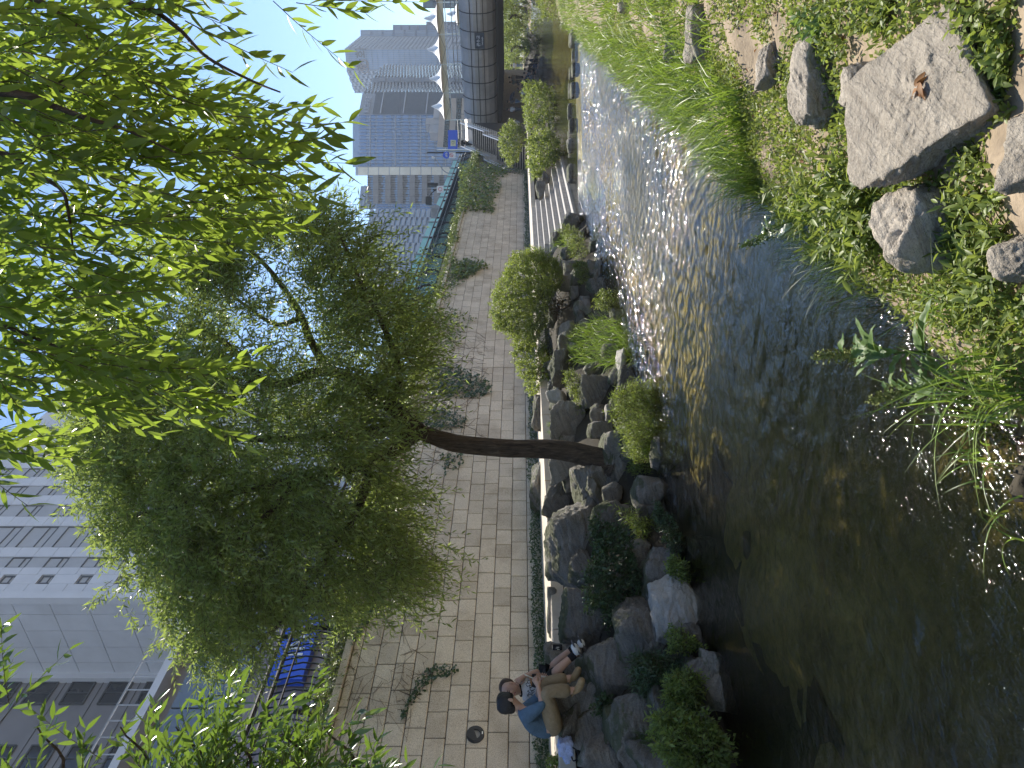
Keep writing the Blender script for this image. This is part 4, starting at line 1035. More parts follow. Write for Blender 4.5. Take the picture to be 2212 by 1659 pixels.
# dock plants with wavy leaves and seed spikes, arching grass in front of the water
def dock(label, bx, by, d, H, seed, leaves=14, mat='leaf_dock', lean=(0, 0)):
    rng = np.random.default_rng(seed)
    base = atd(bx, by, d); o_ = empty('dock_plant', tuple(base), label, 'plant', 'dock plants at the near waterline')
    tip = base + np.array([lean[0], lean[1], H])
    P = smoothpath([base, base + np.array([lean[0] * .3, lean[1] * .3, H * .45]), tip], 6)
    MB().tube(P, list(np.linspace(.006, .002, len(P))), 6).build('stalk', MT['grass_deep'], o_)
    n = 300; t = rng.uniform(.55, 1, n); c = base + (tip - base) * t[:, None]; w = .028 * (1.15 - t)[:, None] + .004
    sp_ = c + rng.normal(size=(n, 3)) * w
    tag(link('seed_spike', leafmesh('seed_spike', sp_, rng.normal(size=(n, 3)), rng.normal(size=(n, 3)), .014, .012, 'd'), MT['seed'] if mat == 'leaf_dock' else MT['grass_deep'], o_), kind='stuff')
    for i in range(leaves):
        a = rng.uniform(0, 2 * math.pi); t = rng.uniform(.0, .75); L = rng.uniform(.12, .2) * (1.1 - t * .6) * H / .42
        p0 = base + (tip - base) * t; dirv = unit(np.array([math.cos(a), math.sin(a), rng.uniform(.2, 1.1)]))
        me = leafmesh('leaf', p0[None], dirv[None], np.array([[0, 0, 1.0]]) + rng.normal(size=(1, 3)) * .2, L, L * .34, 'o', .35)
        bm = bmesh.new(); bm.from_mesh(me); bmesh.ops.subdivide_edges(bm, edges=list(bm.edges), cuts=2, use_grid_fill=True)
        for v_ in bm.verts: v_.co += Vector((0, 0, 1)) * noise.noise(v_.co * 34) * .013
        bm.to_mesh(me); bm.free()
        link('leaf', me, MT[mat], o_, smooth=True)
dock('tall dock plant with a green seed spike and wavy leaves in front of the water', 2010, 760, 2.75, .44, 3, 18, lean=(-.03, .02))
dock('dock plant with broad pale leaves beside the tall one', 2040, 830, 2.7, .28, 5, 12, lean=(-.05, -.04))
dock('dark backlit dock plant leaning over the glitter', 1760, 465, 4.1, .42, 9, 9, 'leaf_dark', lean=(-.16, -.08))  # backlit darkness is put into the leaf colour
rng = np.random.default_rng(55)
for lab, bx, by, d, n, H, ln in (('arching long grass clump rising in front of the dock plants', 2120, 830, 2.5, 34, .40, .75), ('yellow-lit long grass blades beside the dark dock plant', 1800, 465, 3.9, 14, .40, .35),
                            ('slender grass sprig arching over the dark shallow water', 2130, 990, 2.7, 16, .2, 1.2), ('small grass sprig in the water near the frame corner', 2190, 1120, 2.6, 9, .16, 1.1),
                            ('pale curving grass blades at the near corner of the bank', 2190, 860, 2.35, 26, .3, .9), ('arching grass between the pitted boulder and the dock plants', 2080, 650, 2.8, 14, .3, .9)):
    c = atd(bx, by, d); B = c + rng.normal(size=(n, 3)) * [.05, .05, .01]
    tag(link('grass_clump', blades('grass_clump', rng, B, H * rng.uniform(.6, 1.2, n), .009, ln, 8), MT['grass']), lab, 'grass', 'long grass clumps at the near waterline', 'stuff')
cl = atd(2190, 1010, 2.65); cl[2] = -.03
tag(link('root_clump', rockmesh('root_clump', (.3, .28, .16), 77, 4, rough=.25, fine=.12), MT['earth'], None, tuple(cl), smooth=True), 'dark clump of roots and soil sitting in the shallow water', 'roots')
# dead leaf in the hollow of the huge boulder
from mathutils.bvhtree import BVHTree
ra = next(o_ for o_ in COL.objects if o_.name.startswith('rock') and o_.get('label', '').startswith('huge'))
bm = bmesh.new(); bm.from_mesh(ra.data); bm.transform(W[ra.name]); bv_ = BVHTree.FromBMesh(bm); bm.free()
hp = [bv_.ray_cast(Vector(O), Vector(ray(x_, y_)))[0] for x_, y_ in ((1988, 180), (1996, 186), (1990, 192), (2000, 182), (1984, 188), (1994, 178))]
hp = np.array([tuple(q_) for q_ in hp if q_ is not None]) + [0, 0, .012]
tag(link('dead_leaves', leafmesh('dead_leaves', hp, rng.normal(size=hp.shape) * [1, 1, .2], rng.normal(size=hp.shape) * .4 + [0, 0, 1], .055, .026, 'b', .5), MT['dryleaf']), 'few curled brown leaves lying on top of the huge boulder', 'leaves', kind='stuff')
# ------------------------------------------------------------------ buildings, bridge, stairs and street furniture
class Lot:
    """alike pieces: the first ones are parts of their own, the rest joined"""
    def __init__(s, name, parent, mat, limit=280, rest=None): s.name, s.parent, s.mat, s.limit, s.n, s.mb, s.rest = name, parent, mat, limit, 0, MB(), rest or name + '_field'
    def add(s, size, loc, ax=None):
        s.n += 1
        if s.n <= s.limit: return piece(s.name, s.parent, size, loc, s.mat, ax)
        s.mb.box(loc, size, ax)
    def done(s):
        if s.mb.v: tag(s.mb.build(s.rest, s.mat, s.parent), kind='stuff')
def cmat(name, col, rough=.5, metal=0, var=.08, ns=.5, spec=.5): MT[name] = plain(name, col, rough, metal, var, ns, 0, spec)
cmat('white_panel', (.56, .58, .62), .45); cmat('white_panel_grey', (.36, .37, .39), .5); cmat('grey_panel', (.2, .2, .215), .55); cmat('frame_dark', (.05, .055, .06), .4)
cmat('granite_pink', (.22, .18, .185), .35); cmat('sign_blue', (.01, .09, .62), .35, var=.02); cmat('sign_white', (.8, .8, .8), .5, var=.02); cmat('sign_red', (.6, .04, .04), .5, var=.02)
cmat('blue_glass', (.10, .2, .42), .08, 0, .3, .05, .9); cmat('pale_glass', (.2, .29, .45), .15, 0, .25, .06, .8); cmat('tower_haze_white', (.33, .38, .46), .5); cmat('tower_haze_grey', (.2, .235, .29), .55)  # distance haze is mixed into the tower colours: blue-grey whites, bluer pale glass
cmat('fin_haze_white', (.28, .33, .4), .5); cmat('shop_glass', (.13, .17, .23), .12, 0, .15, .2, .7); cmat('dark_glass', (.10, .135, .18), .12, 0, .3, .06, .8); cmat('brown_panel', (.24, .23, .225), .6); cmat('beige', (.45, .40, .36), .7, 0, .12, .4)  # fins blue-greyed and dark glass paled, haze put into their colour
cmat('teal', (.20, .52, .47), .45, 0, .1, .3); cmat('barrel', (.42, .375, .33), .32, .2, .2, .7); cmat('barrel_dark', (.07, .065, .06), .5, .2); cmat('cream', (.72, .69, .58), .6); cmat('tent', (.8, .8, .8), .6, 0, .03)
cmat('plaque', (.06, .065, .075), .4); cmat('yellow_plate', (.75, .68, .42), .5)
XA = np.eye(3)
def axes(p0, p1):
    """x along the face, y outward, z up"""
    u = np.array([p1[0] - p0[0], p1[1] - p0[1], 0.0]); L = np.linalg.norm(u); u /= L
    n = np.array([u[1], -u[0], 0]); return np.array([u, -n * -1, [0, 0, 1]]), L, u, n
def text(name, s, size, mat, parent, loc, ax, extrude=.01, align='CENTER'):
    cu = bpy.data.curves.new(name, 'FONT'); cu.body = s; cu.size = size; cu.extrude = extrude; cu.align_x = align; cu.align_y = 'CENTER'; cu.materials.append(mat)
    o_ = bpy.data.objects.new('tmp', cu); COL.objects.link(o_)
    me = bpy.data.meshes.new_from_object(o_.evaluated_get(bpy.context.evaluated_depsgraph_get())); bpy.data.objects.remove(o_); me.name = name
    me.materials.clear(); me.materials.append(mat); o_ = bpy.data.objects.new(name, me); COL.objects.link(o_)
    m = Matrix(np.array(ax).T.tolist()).to_4x4(); m.translation = Vector([float(q) for q in loc]); setw(o_, m, parent); return o_
# white office block across the street
wb = empty('office_building', (-47, 60, STREETZ), 'white panelled office block with rows of square windows behind the tree crown', 'building')
FXB = -42.0
MB().box((FXB - 8.05, 59.1, 30.5), (16, 36, 49.6)).build('wall', MT['white_panel_grey'], wb)
MB().box((-56.5, 26, 30.5), (10, 30.1, 49.6)).build('wall', MT['grey_panel'], wb)  # recessed wing: its shade is put into the darker wall colour
pan = Lot('panel', wb, MT['white_panel'], 300, 'panel_courses'); gp = Lot('grey_panel', wb, MT['white_panel_grey'], 200)
def colY(ry): return onX(150, 810 + ry * .5117, FXB)[1]
cols = [(845, 885, 1.0, .62), (770, 815, 1.7, 1), (640, 730, 2.35, 1), (550, 600, 1.7, 1), (470, 510, 1.7, 1), (395, 432, 1.7, 1), (325, 358, 1.7, 1), (222, 262, 1.7, 1), (110, 150, 1.7, 1)]
FH = 3.16
edges_ = []
for r0, r1, wh, ww in cols: edges_.append((colY(r1), colY(r0), wh, ww))
yprev = 41.02
rows_ = [43.2 + FH * k for k in range(-7, 4)]
for (ya, yb, wh, ww) in edges_:
    # pier between columns
    for zb in rows_:
        for j in (0, 1): pan.add((.12, max(.1, ya - yprev - .03), FH / 2 - .03), (FXB + .02, (ya + yprev) / 2, zb + FH * (.25 + .5 * j)))
        if wh > 1.2:
            gh = FH - wh; gp.add((.08, yb - ya - .02, gh - .02), (FXB - .04, (ya + yb) / 2, zb + wh + gh / 2))
            y0_, y1_ = ya, yb
        else:
            gh = FH - wh - .1; pan.add((.12, yb - ya - .02, gh), (FXB + .02, (ya + yb) / 2, zb + wh + .1 + gh / 2)); y0_, y1_ = ya + .1, yb - .1
        fr_ = MB(); ym = (y0_ + y1_) / 2; hw = (y1_ - y0_) / 2; zc = zb + wh / 2
        for sgn in (-1, 1): fr_.box((FXB - .06, ym + sgn * (hw - .05), zc), (.16, .1, wh)); fr_.box((FXB - .06, ym, zc + sgn * (wh / 2 - .05)), (.16, hw * 2 - .2, .1))
        fr_.box((FXB - .06, ym, zb + wh * .33), (.14, hw * 2 - .2, .09))
        w_ = fr_.build('window', MT['frame_dark'], wb)
        piece('pane', w_, (.04, hw * 2 - .2, wh - .2), (FXB - .09, ym, zc), MT['glass'])
    yprev = yb
for zb in rows_: pan.add((.12, 77 - yprev, FH - .03), (FXB + .02, (77 + yprev) / 2, zb + FH / 2))
pan.done(); gp.done()
# side face of the projecting wing: tall panels, ledges
sp_ = Lot('side_panel', wb, MT['white_panel'], 200)
for i in range(5):
    for j in range(17): sp_.add((1.86, .1, 2.95), (-43 - i * 1.9, 40.98 - .03, 8 + j * 3.0))
sp_.done()
for x_, w_ in ((-41.9, .7), (-51.2, .6)): MB().box((x_, 40.7, 32), (w_, .7, 47)).build('corner_ledge', MT['white_panel'], wb)
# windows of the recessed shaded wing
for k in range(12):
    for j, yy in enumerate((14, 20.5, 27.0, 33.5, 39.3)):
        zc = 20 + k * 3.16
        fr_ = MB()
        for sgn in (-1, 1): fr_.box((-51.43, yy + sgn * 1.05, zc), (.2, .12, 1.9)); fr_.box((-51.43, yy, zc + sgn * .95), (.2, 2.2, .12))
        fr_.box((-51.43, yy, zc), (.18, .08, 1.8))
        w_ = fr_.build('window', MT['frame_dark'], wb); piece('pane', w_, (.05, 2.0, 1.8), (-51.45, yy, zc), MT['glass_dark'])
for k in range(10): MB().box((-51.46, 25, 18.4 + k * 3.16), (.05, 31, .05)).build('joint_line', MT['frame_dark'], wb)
# low shop building with granite, glass and a blue sign
sb = empty('shop_building', (-26, 12, STREETZ), 'low shop building clad in purple-grey granite with glazed upper storey and blue sign', 'building')
SX = -20.0
MB().box((SX - 6, 8, 9.5), (11.8, 36, 7.9)).build('wall', MT['grey_panel'], sb)
gr_ = Lot('granite_panel', sb, MT['granite_pink'], 200); gl_ = Lot('pane', sb, MT['shop_glass'], 100)
for i in range(20):
    for j in range(4): gr_.add((.2, 1.72, .83), (SX, -8.2 + i * 1.75, 7.7 + j * .85))
for i in range(16):
    for j in range(2): gl_.add((.12, 2.1, 1.02), (SX, -8 + i * 2.16, 11.45 + j * 1.06))
gr_.done(); gl_.done()
MB().box((SX - .5, 8, 13.55), (2.2, 36, .25)).build('roof', MT['white_panel'], sb)
rl = MB()
for i in range(60): rl.box((SX + .4, -8 + i * .55, 14.1), (.03, .03, .85))
rl.box((SX + .4, 8, 14.55), (.05, 34, .05)); rl.build('roof_railing', MT['grey'], sb)
SGN = onX(600, 1390, SX + .3)
sgn_ = MB().box((SX + .32, SGN[1] + 1.2, 9.55), (.35, 5.6, 1.15)).build('sign_box', MT['sign_blue'], sb)
text('lettering', 'INCS.ME', .95, MT['sign_white'], sgn_, (SX + .52, SGN[1] + 1.0, 9.5), ((0, 1, 0), (0, 0, 1), (1, 0, 0)))
MB().box((SX + .1, 8, 6.6), (.1, 36, 1.3)).build('shop_window', MT['glass_dark'], sb)

# far towers ---------------------------------------------------------------
def pt(y, d):
    p = atd(HX, y, d); return np.array([p[0], p[1], 0])
def ztop(x, d): return EYE + (HX - x) * d / F
def prism_tower(parent, pts, back, z1, mat, z0=2.0, name='wall'):
    poly = [np.array([p[0], p[1], z0]) for p in pts]
    c = np.mean(poly, 0); v = np.array([c[0], c[1], 0]); v /= np.linalg.norm(v)
    poly += [poly[-1] + v * back, poly[0] + v * back]
    return MB().prism(poly, (0, 0, z1 - z0)).build(name, mat, parent)
def face(parent, p0, p1, z0, z1, nu, nv, panemat, framemat, gap=.25, limit=220, depth=.4, fin=None, barmat=None, jit=0.0, vbars=True):
    """curtain wall: panes on a face p0 (left) to p1 (right), with bars standing proud"""
    u = p1 - p0; L = np.linalg.norm(u); u = u / L; n = np.array([u[1], -u[0], 0]); 
    if np.dot(n, -p0) < 0: n = -n
    A = np.array([u, n, [0, 0, 1.0]]); cw, ch = L / nu, (z1 - z0) / nv
    lot = Lot('pane', parent, panemat, limit)
    for i in range(nu):
        for j in range(nv):
            g_ = gap * (1 + random.uniform(-jit, jit))
            c = p0 + u * cw * (i + .5) + n * depth * .25; c[2] = z0 + ch * (j + .5)
            lot.add((cw * (1 - .12), depth * .5, ch * (1 - g_)), c, A)
    lot.done()
    if vbars:
        mb = MB()
        for i in range(nu + 1):
            c = p0 + u * cw * i + n * depth * .5; c[2] = (z0 + z1) / 2; mb.box(c, (cw * .10, depth, z1 - z0), A)
        mb.build('mullions', barmat or framemat, parent)
    return A, u, n
def fins(parent, p0, p1, z0, z1, n_, mat, h=.4, depth=.8, name='louver', skew=0.0, breaks=1):
    u = p1 - p0; L = np.linalg.norm(u); u = u / L; n = np.array([u[1], -u[0], 0])
    if np.dot(n, -p0) < 0: n = -n
    A = np.array([u, n, [0, 0, 1.0]]); lot = Lot(name, parent, mat, 200)
    for j in range(n_):
        for k in range(breaks):
            c = p0 + u * L * (k + .5) / breaks + n * depth * .5; c[2] = z0 + (z1 - z0) * (j + .5 * (k % 2) * skew + .3) / n_
            lot.add((L / breaks * .97, depth, h), c, A)
    lot.done(); return A, u, n
t1 = empty('office_tower', tuple(pt(130, 390)), 'tallest far tower with white mosaic facade panels over blue glass', 'tower', 'towers on the skyline')
P = [pt(198, 398), pt(150, 380), pt(107, 376), pt(81, 410)]; z1 = ztop(747, 378)
prism_tower(t1, P, 60, z1, MT['pale_glass'])
A, u, n = face(t1, P[1], P[2], 20, z1, 10, 26, MT['pale_glass'], MT['tower_haze_white'], .28, 260, .8)
face(t1, P[0], P[1], 20, z1, 9, 26, MT['dark_glass'], MT['tower_haze_white'], .45, 10, .8, jit=.6)
fins(t1, P[0], P[1], 20, z1, 30, MT['tower_haze_white'], 1.1, 1.0, 'white_panel', 1.0, 6)
face(t1, P[2], P[3], 20, z1, 10, 34, MT['tower_haze_white'], MT['tower_haze_grey'], .4, 10, .6)
c = (P[1] * .45 + P[2] * .55) + n * 1.0; c[2] = z1 - 9; text('lettering', '한화', 6.5, MT['frame_dark'], t1, c, (u, (0, 0, 1), n), .15)
lg = MB()
for dx, dz in ((-1.2, -.8), (1.2, -.8), (0, 1.2)):
    cc = P[1] * .85 + P[2] * .15 + n * 1.05 + u * dx; cc[2] = z1 - 9 + dz
    lg.tube([cc + 2.1 * (math.cos(a) * u + math.sin(a) * np.array([0, 0, 1])) for a in np.linspace(0, 2 * math.pi, 20)], .22, 5)
lg.build('ring_emblem', MT['granite_pink'], t1)
a1 = empty('office_tower', tuple(pt(66, 430)), 'stepped glass annex with white lattice beside the tallest tower', 'tower', 'towers on the skyline')
for ya, yb, xt, dd in ((81.5, 66, 779, 424), (66, 55, 849, 426), (55, 48, 921, 428)):
    p0, p1 = pt(ya, dd), pt(yb, dd); zt = ztop(xt, dd); prism_tower(a1, [p0, p1], 30, zt, MT['blue_glass'])
    face(a1, p0, p1, 18, zt, 5, 12, MT['blue_glass'] if xt > 800 else MT['pale_glass'], MT['tower_haze_grey'], .2, 80, .7)
    if xt > 800: fins(a1, p0, p1, 18, 18 + (zt - 18) * .6, 12, MT['tower_haze_white'], 1.0, 1.3, 'white_lattice', 1, 5)
t2 = empty('office_tower', tuple(pt(160, 255)), 'dark glass tower with stepped pale diagonal louvers', 'tower', 'towers on the skyline')
for (ya, da), (yb, db_), xt in (((168, 250), (142, 268), 805), ((202, 235), (177, 252), 781)):
    p0, p1 = pt(ya, da), pt(yb, db_); zt = ztop(xt, da); prism_tower(t2, [p0, p1], 40, zt, MT['dark_glass'])
    fins(t2, p0, p1, 8, zt, 40, MT['fin_haze_white'], .30, .6, 'louver', 1.0, 5)
p0, p1 = pt(177.5, 249), pt(167.5, 249); prism_tower(t2, [p0, p1], 30, ztop(806, 250), MT['tower_haze_grey']); fins(t2, p0, p1, 8, ztop(806, 250), 9, MT['tower_haze_grey'], 2.2, .4, 'panel')
t3 = empty('office_tower', tuple(pt(225, 228)), 'grey ribbed tower with a lettered roof band beside the glass tower', 'tower', 'towers on the skyline')
p0, p1 = pt(249, 225), pt(202, 231); zt = ztop(774, 225); prism_tower(t3, [p0, p1], 40, zt, MT['tower_haze_grey'])
A, u, n = face(t3, p0, p1, 8, zt - 4.5, 22, 5, MT['dark_glass'], MT['tower_haze_grey'], .06, 120, .5, barmat=MT['tower_haze_grey'])
fins(t3, p0, p1, 8, zt - 2, 6, MT['tower_haze_white'], .3, .7, 'floor_band')
c = p0 * .6 + p1 * .4 + n * .7; c[2] = zt - 2.6; text('lettering', 'KIGPRE', 2.5, MT['tower_haze_white'], t3, c, (u, (0, 0, 1), n), .1)
t4 = empty('office_tower', tuple(pt(305, 215)), 'broad blue glass tower with a regular grid of pale mullions', 'tower', 'towers on the skyline')
p0, p1 = pt(361, 215), pt(249, 215); zt = ztop(762, 215); prism_tower(t4, [p0, p1], 40, zt, MT['pale_glass'])
face(t4, p0, p1, 7, zt - 2, 15, 17, MT['blue_glass'], MT['pale_glass'], .3, 270, .5, jit=.5, barmat=MT['tower_haze_white'])
fins(t4, p0, p1, 7, zt, 6, MT['tower_haze_white'], .25, .7, 'floor_band')
t4b = empty('office_tower', tuple(pt(370, 212)), 'narrow blank white stair tower between the glass and brown blocks', 'tower', 'towers on the skyline')
p0, p1 = pt(379, 212), pt(361, 212); zt = ztop(768, 212); prism_tower(t4b, [p0, p1], 30, zt, MT['tower_haze_white']); fins(t4b, p0, p1, 7, zt, 14, MT['cream'], 2.9, .15, 'panel')
t5 = empty('office_building', tuple(pt(410, 170)), 'brownish grey mid-rise block with pale irregular windows', 'building', 'towers on the skyline')
p0, p1 = pt(441, 170), pt(379, 170); zt = ztop(794, 170); prism_tower(t5, [p0, p1], 30, zt, MT['brown_panel'])
A, u, n = face(t5, p0, p1, 6.5, zt, 12, 11, MT['pale_glass'], MT['brown_panel'], .5, 200, .3, jit=.5, barmat=MT['frame_dark'])
fins(t5, p0, p1, 6.5, zt, 11, MT['brown_panel'], 1.3, .36, 'spandrel', .0, 4)
p0, p1 = pt(462, 169), pt(441, 169); prism_tower(t5, [p0, p1], 30, ztop(815, 170), MT['pale_glass']); face(t5, p0, p1, 6.5, ztop(815, 170), 4, 9, MT['blue_glass'], MT['tower_haze_white'], .3, 60, .4)
t6 = empty('office_building', tuple(pt(425, 240)), 'striped grey roof block rising behind the brown building', 'building', 'towers on the skyline')
p0, p1 = pt(452, 240), pt(402, 244); zt = ztop(774, 240); prism_tower(t6, [p0, p1], 30, zt, MT['tower_haze_grey']); fins(t6, p0, p1, 30, zt, 12, MT['fin_haze_white'], .6, .5, 'louver')
t7 = empty('office_building', tuple(pt(500, 130)), 'pale block with woven bands of white and blue panels', 'building', 'towers on the skyline')
p0, p1 = pt(700, 112), pt(455, 132); zt = ztop(797, 130); prism_tower(t7, [p0, p1], 25, zt, MT['pale_glass'])
fins(t7, p0, p1, 6.5, zt, 24, MT['tower_haze_white'], .56, .35, 'woven_panel', 1.0, 12)
old = empty('old_building', tuple(pt(265, 92)), 'old beige street building with rooftop clutter behind the stairs', 'building')
p0, p1 = pt(318, 92), pt(212, 96); zt = ztop(944, 92); prism_tower(old, [p0, p1], 20, zt, MT['beige'])
face(old, p0, p1, 6.5, zt - .4, 9, 4, MT['glass_dark'], MT['beige'], .55, 60, .12, vbars=False)
A = np.array([unit(p1 - p0), np.cross([0, 0, 1], unit(p1 - p0)), [0, 0, 1]])
for f_, w_, h_ in ((.3, 1.5, 1.4), (.45, 1.1, 2.0), (.62, 2.4, 1.0)): piece('roof_box', old, (w_, 1.5, h_), tuple((p0 * (1 - f_) + p1 * f_ + unit(p0) * 3)[:2]) + (zt + h_ / 2,), MT['white_panel_grey'], A)
db2 = empty('dark_building', tuple(pt(0, 120)), 'dark corner building cut by the edge behind the bridge', 'building')
p0, p1 = pt(17, 120), pt(-60, 118); zt = ztop(914, 120); prism_tower(db2, [p0, p1], 20, zt, MT['tower_haze_grey']); face(db2, p0, p1, 6, zt, 5, 6, MT['dark_glass'], MT['frame_dark'], .25, 40, .3)
# teal hoarding along the street
hd = empty('site_hoarding', (-16, 55, STREETZ), 'long translucent teal hoarding along the far side of the street', 'hoarding')
for k in range(24): piece('panel', hd, (.06, 1.94, 3.4), (-16.2, 33 + k * 1.97, STREETZ + 1.75), MT['teal'])
for k in range(13): piece('post', hd, (.1, .1, 3.6), (-16.12, 33 + k * 3.94 - .98, STREETZ + 1.8), MT['grey'])

# ------------------------------------------------------------------ bridge with barrel-shaped fascia and tents
DB = np.array([-.972, .233, 0]); NB = np.array([-.233, -.972, 0]); B0 = np.array([-5.0, 62.6, 0])
bg_ = empty('bridge', tuple(B0), 'bridge with a brown barrel-shaped panelled fascia crossing the stream', 'bridge')
prof = [(.2, 3.85), (.75, 4.05), (1.12, 4.45), (1.3, 4.95), (1.3, 5.5), (1.12, 6.0), (.75, 6.4), (.25, 6.62), (.0, 6.62), (.0, 3.85)]
PW = 1.29
V = []
for t in (0, PW - .05):
    for n_, z in prof: V.append(DB * t + NB * n_ + np.array([0, 0, z]))
k = len(prof); pm_ = MB().add(V, [tuple(range(k - 1, -1, -1)), tuple(range(k, 2 * k))] + [(i, (i + 1) % k, (i + 1) % k + k, i + k) for i in range(k)])
pme = meshdata('fascia_panel', pm_.v, pm_.f)
rib = MB().tube([NB * (n_ + .03) + np.array([0, 0, z]) for n_, z in prof[:8]], .035, 5); rme = meshdata('rib', rib.v, rib.f)
seam = []
for k in range(-14, 5):
    c = B0 + DB * (PW * k); pnl = link('fascia_panel', pme, MT['barrel'], bg_, tuple(c)); link('rib', rme, MT['barrel_dark'], pnl, tuple(c - DB * .02))
for z, n_ in ((4.75, 1.26), (5.2, 1.34), (5.75, 1.24)):
    MB().tube([B0 + DB * (-18) + NB * n_ + np.array([0, 0, z]), B0 + DB * 6.4 + NB * n_ + np.array([0, 0, z])], .03, 5).build('groove_bar', MT['barrel_dark'], bg_)
A = np.array([DB, -NB, [0, 0, 1]])
MB().box(B0 + DB * -8 - NB * 11 + np.array([0, 0, 4.95]), (34, 22, 1.5), A).build('deck', MT['barrel_dark'], bg_)
gd = MB()
for k in range(9): gd.box(B0 + DB * -8 - NB * (.5 + 2.5 * k) + np.array([0, 0, 4.0]), (34, .5, .7), A)
gd.build('girders', MT['barrel_dark'], bg_)
MB().box(B0 + DB * 10.2 - NB * 11 + np.array([0, 0, 3.2]), (4.5, 21.5, 5.0), A).build('abutment', MT['concrete'], bg_)
pq = B0 + DB * (-PW * 2.0 + .6) + NB * 1.36 + np.array([0, 0, 5.05])
plq = MB().box(pq, (1.15, .05, .75), A).build('name_plaque', MT['plaque'], bg_)
TX = (-DB, (0, 0, 1), NB)
text('lettering', '관수교', .30, MT['sign_white'], plq, pq + NB * .04 + np.array([0, 0, .08]), TX, .004)
text('lettering', 'Gwansugyo', .13, MT['sign_white'], plq, pq + NB * .04 + np.array([0, 0, -.2]), TX, .004)
rl = MB()
for z in (6.95, 7.25): rl.tube([B0 + DB * -18 + np.array([0, 0, z]), B0 + DB * 6.4 + np.array([0, 0, z])], .03, 5)
for k in range(-12, 5): rl.tube([B0 + DB * 1.9 * k * .75 + np.array([0, 0, 6.6]), B0 + DB * 1.9 * k * .75 + np.array([0, 0, 7.25])], .025, 5)
rl.build('railing', MT['grey'], bg_)
def tentrow(off, label, zb, t0, t1):
    cp = empty('canopy', tuple(B0 - NB * off), label, 'canopy', 'white tents on the bridge')
    for z, dz in ((zb, .45), (zb - .55, .05)):
        MB().box(B0 + DB * (t0 + t1) / 2 - NB * off + np.array([0, 0, z - dz / 2]), (t1 - t0, .08, dz), A).build('valance' if dz > .1 else 'beam', MT['cream'] if dz > .1 else MT['steel'], cp)
    t = t0; sp = 2.3; ps = MB().tube([(0, 0, 5.7), (0, 0, zb)], .05, 6); pse = meshdata('post', ps.v, ps.f)
    cn = []
    for r_, z in ((1.15, 0), (.8, .12), (.5, .3), (.22, .62), (.1, .95), (.04, 1.1)):
        for k in range(12): a = 2 * math.pi * k / 12; cn.append((r_ * math.cos(a), r_ * math.sin(a), z))
    fc = [(i * 12 + k, i * 12 + (k + 1) % 12, (i + 1) * 12 + (k + 1) % 12, (i + 1) * 12 + k) for i in range(5) for k in range(12)]
    tm = meshdata('tent', cn, fc)
    while t < t1 + .1:
        link('post', pse, MT['steel'], cp, tuple(B0 + DB * t - NB * off))
        if t + sp < t1 + 1: link('tent', tm, MT['tent'], cp, tuple(B0 + DB * (t + sp / 2) - NB * off + np.array([0, 0, zb])), smooth=True)
        t += sp
    dg = MB(); t = t0
    while t < t1: dg.tube([B0 + DB * t - NB * (off - .06) + np.array([0, 0, zb - .03]), B0 + DB * (t + sp / 2) - NB * (off - .06) + np.array([0, 0, zb - .43]), B0 + DB * (t + sp) - NB * (off - .06) + np.array([0, 0, zb - .03])], .015, 4); t += sp
    dg.build('truss', MT['grey'], cp)
tentrow(.6, 'front row of white peaked tents over the bridge fascia', 8.35, -18.0, 5.0)
tentrow(19, 'rear row of white peaked tents on the far side of the bridge', 8.3, -18.0, 3.6)

# ------------------------------------------------------------------ stairs from the walkway to the street
ss = empty('street_stairs', (-10.1, 50, WALKZ), 'dark stone stairs with steel handrails rising from the walkway to the street', 'stairs')
NS = 25
for i in range(NS):
    z = WALKZ + (i + 1) * .172; yb = 50.0 + i * .33 + (1.2 if i > 12 else 0)
    piece('step', ss, (1.8, .40 + (1.2 if i == 12 else 0), .055), (-10.1, yb + .16 + (.6 if i == 12 else 0), z - .0275), MT['concrete'], bevel=.01)
    MB().box((-10.1, yb + .27, (WALKZ + z - .06) / 2), (1.76, .3, max(.05, z - .06 - WALKZ))).build('riser', MT['dark'], ss) if i % 1 == 0 else None
def srail(x):
    pts = [(50.0, WALKZ + .95), (54.2, WALKZ + .95 + 13 * .172), (55.5, WALKZ + .95 + 13 * .172), (59.4, WALKZ + .95 + 25 * .172)]
    MB().tube([(x, y, z) for y, z in pts], .045, 8).build('handrail', MT['steel'], ss)
    MB().tube([(x, y, z - .4) for y, z in pts], .025, 6).build('handrail', MT['steel'], ss)
    bal = MB()
    for (ya, za), (yb, zb) in zip(pts, pts[1:]):
        for t in np.arange(0, 1, .34 / (yb - ya)): bal.tube([(x, ya + (yb - ya) * t, za + (zb - za) * t), (x, ya + (yb - ya) * t, za + (zb - za) * t - .95)], .012, 4)
    bal.build('balusters', MT['steel'], ss)['kind'] = 'stuff'
srail(-11.0); srail(-9.2)
MB().box((-9.15, 55.5, 2.2), (.1, 9, .5)).build('stringer', MT['concrete'], ss)

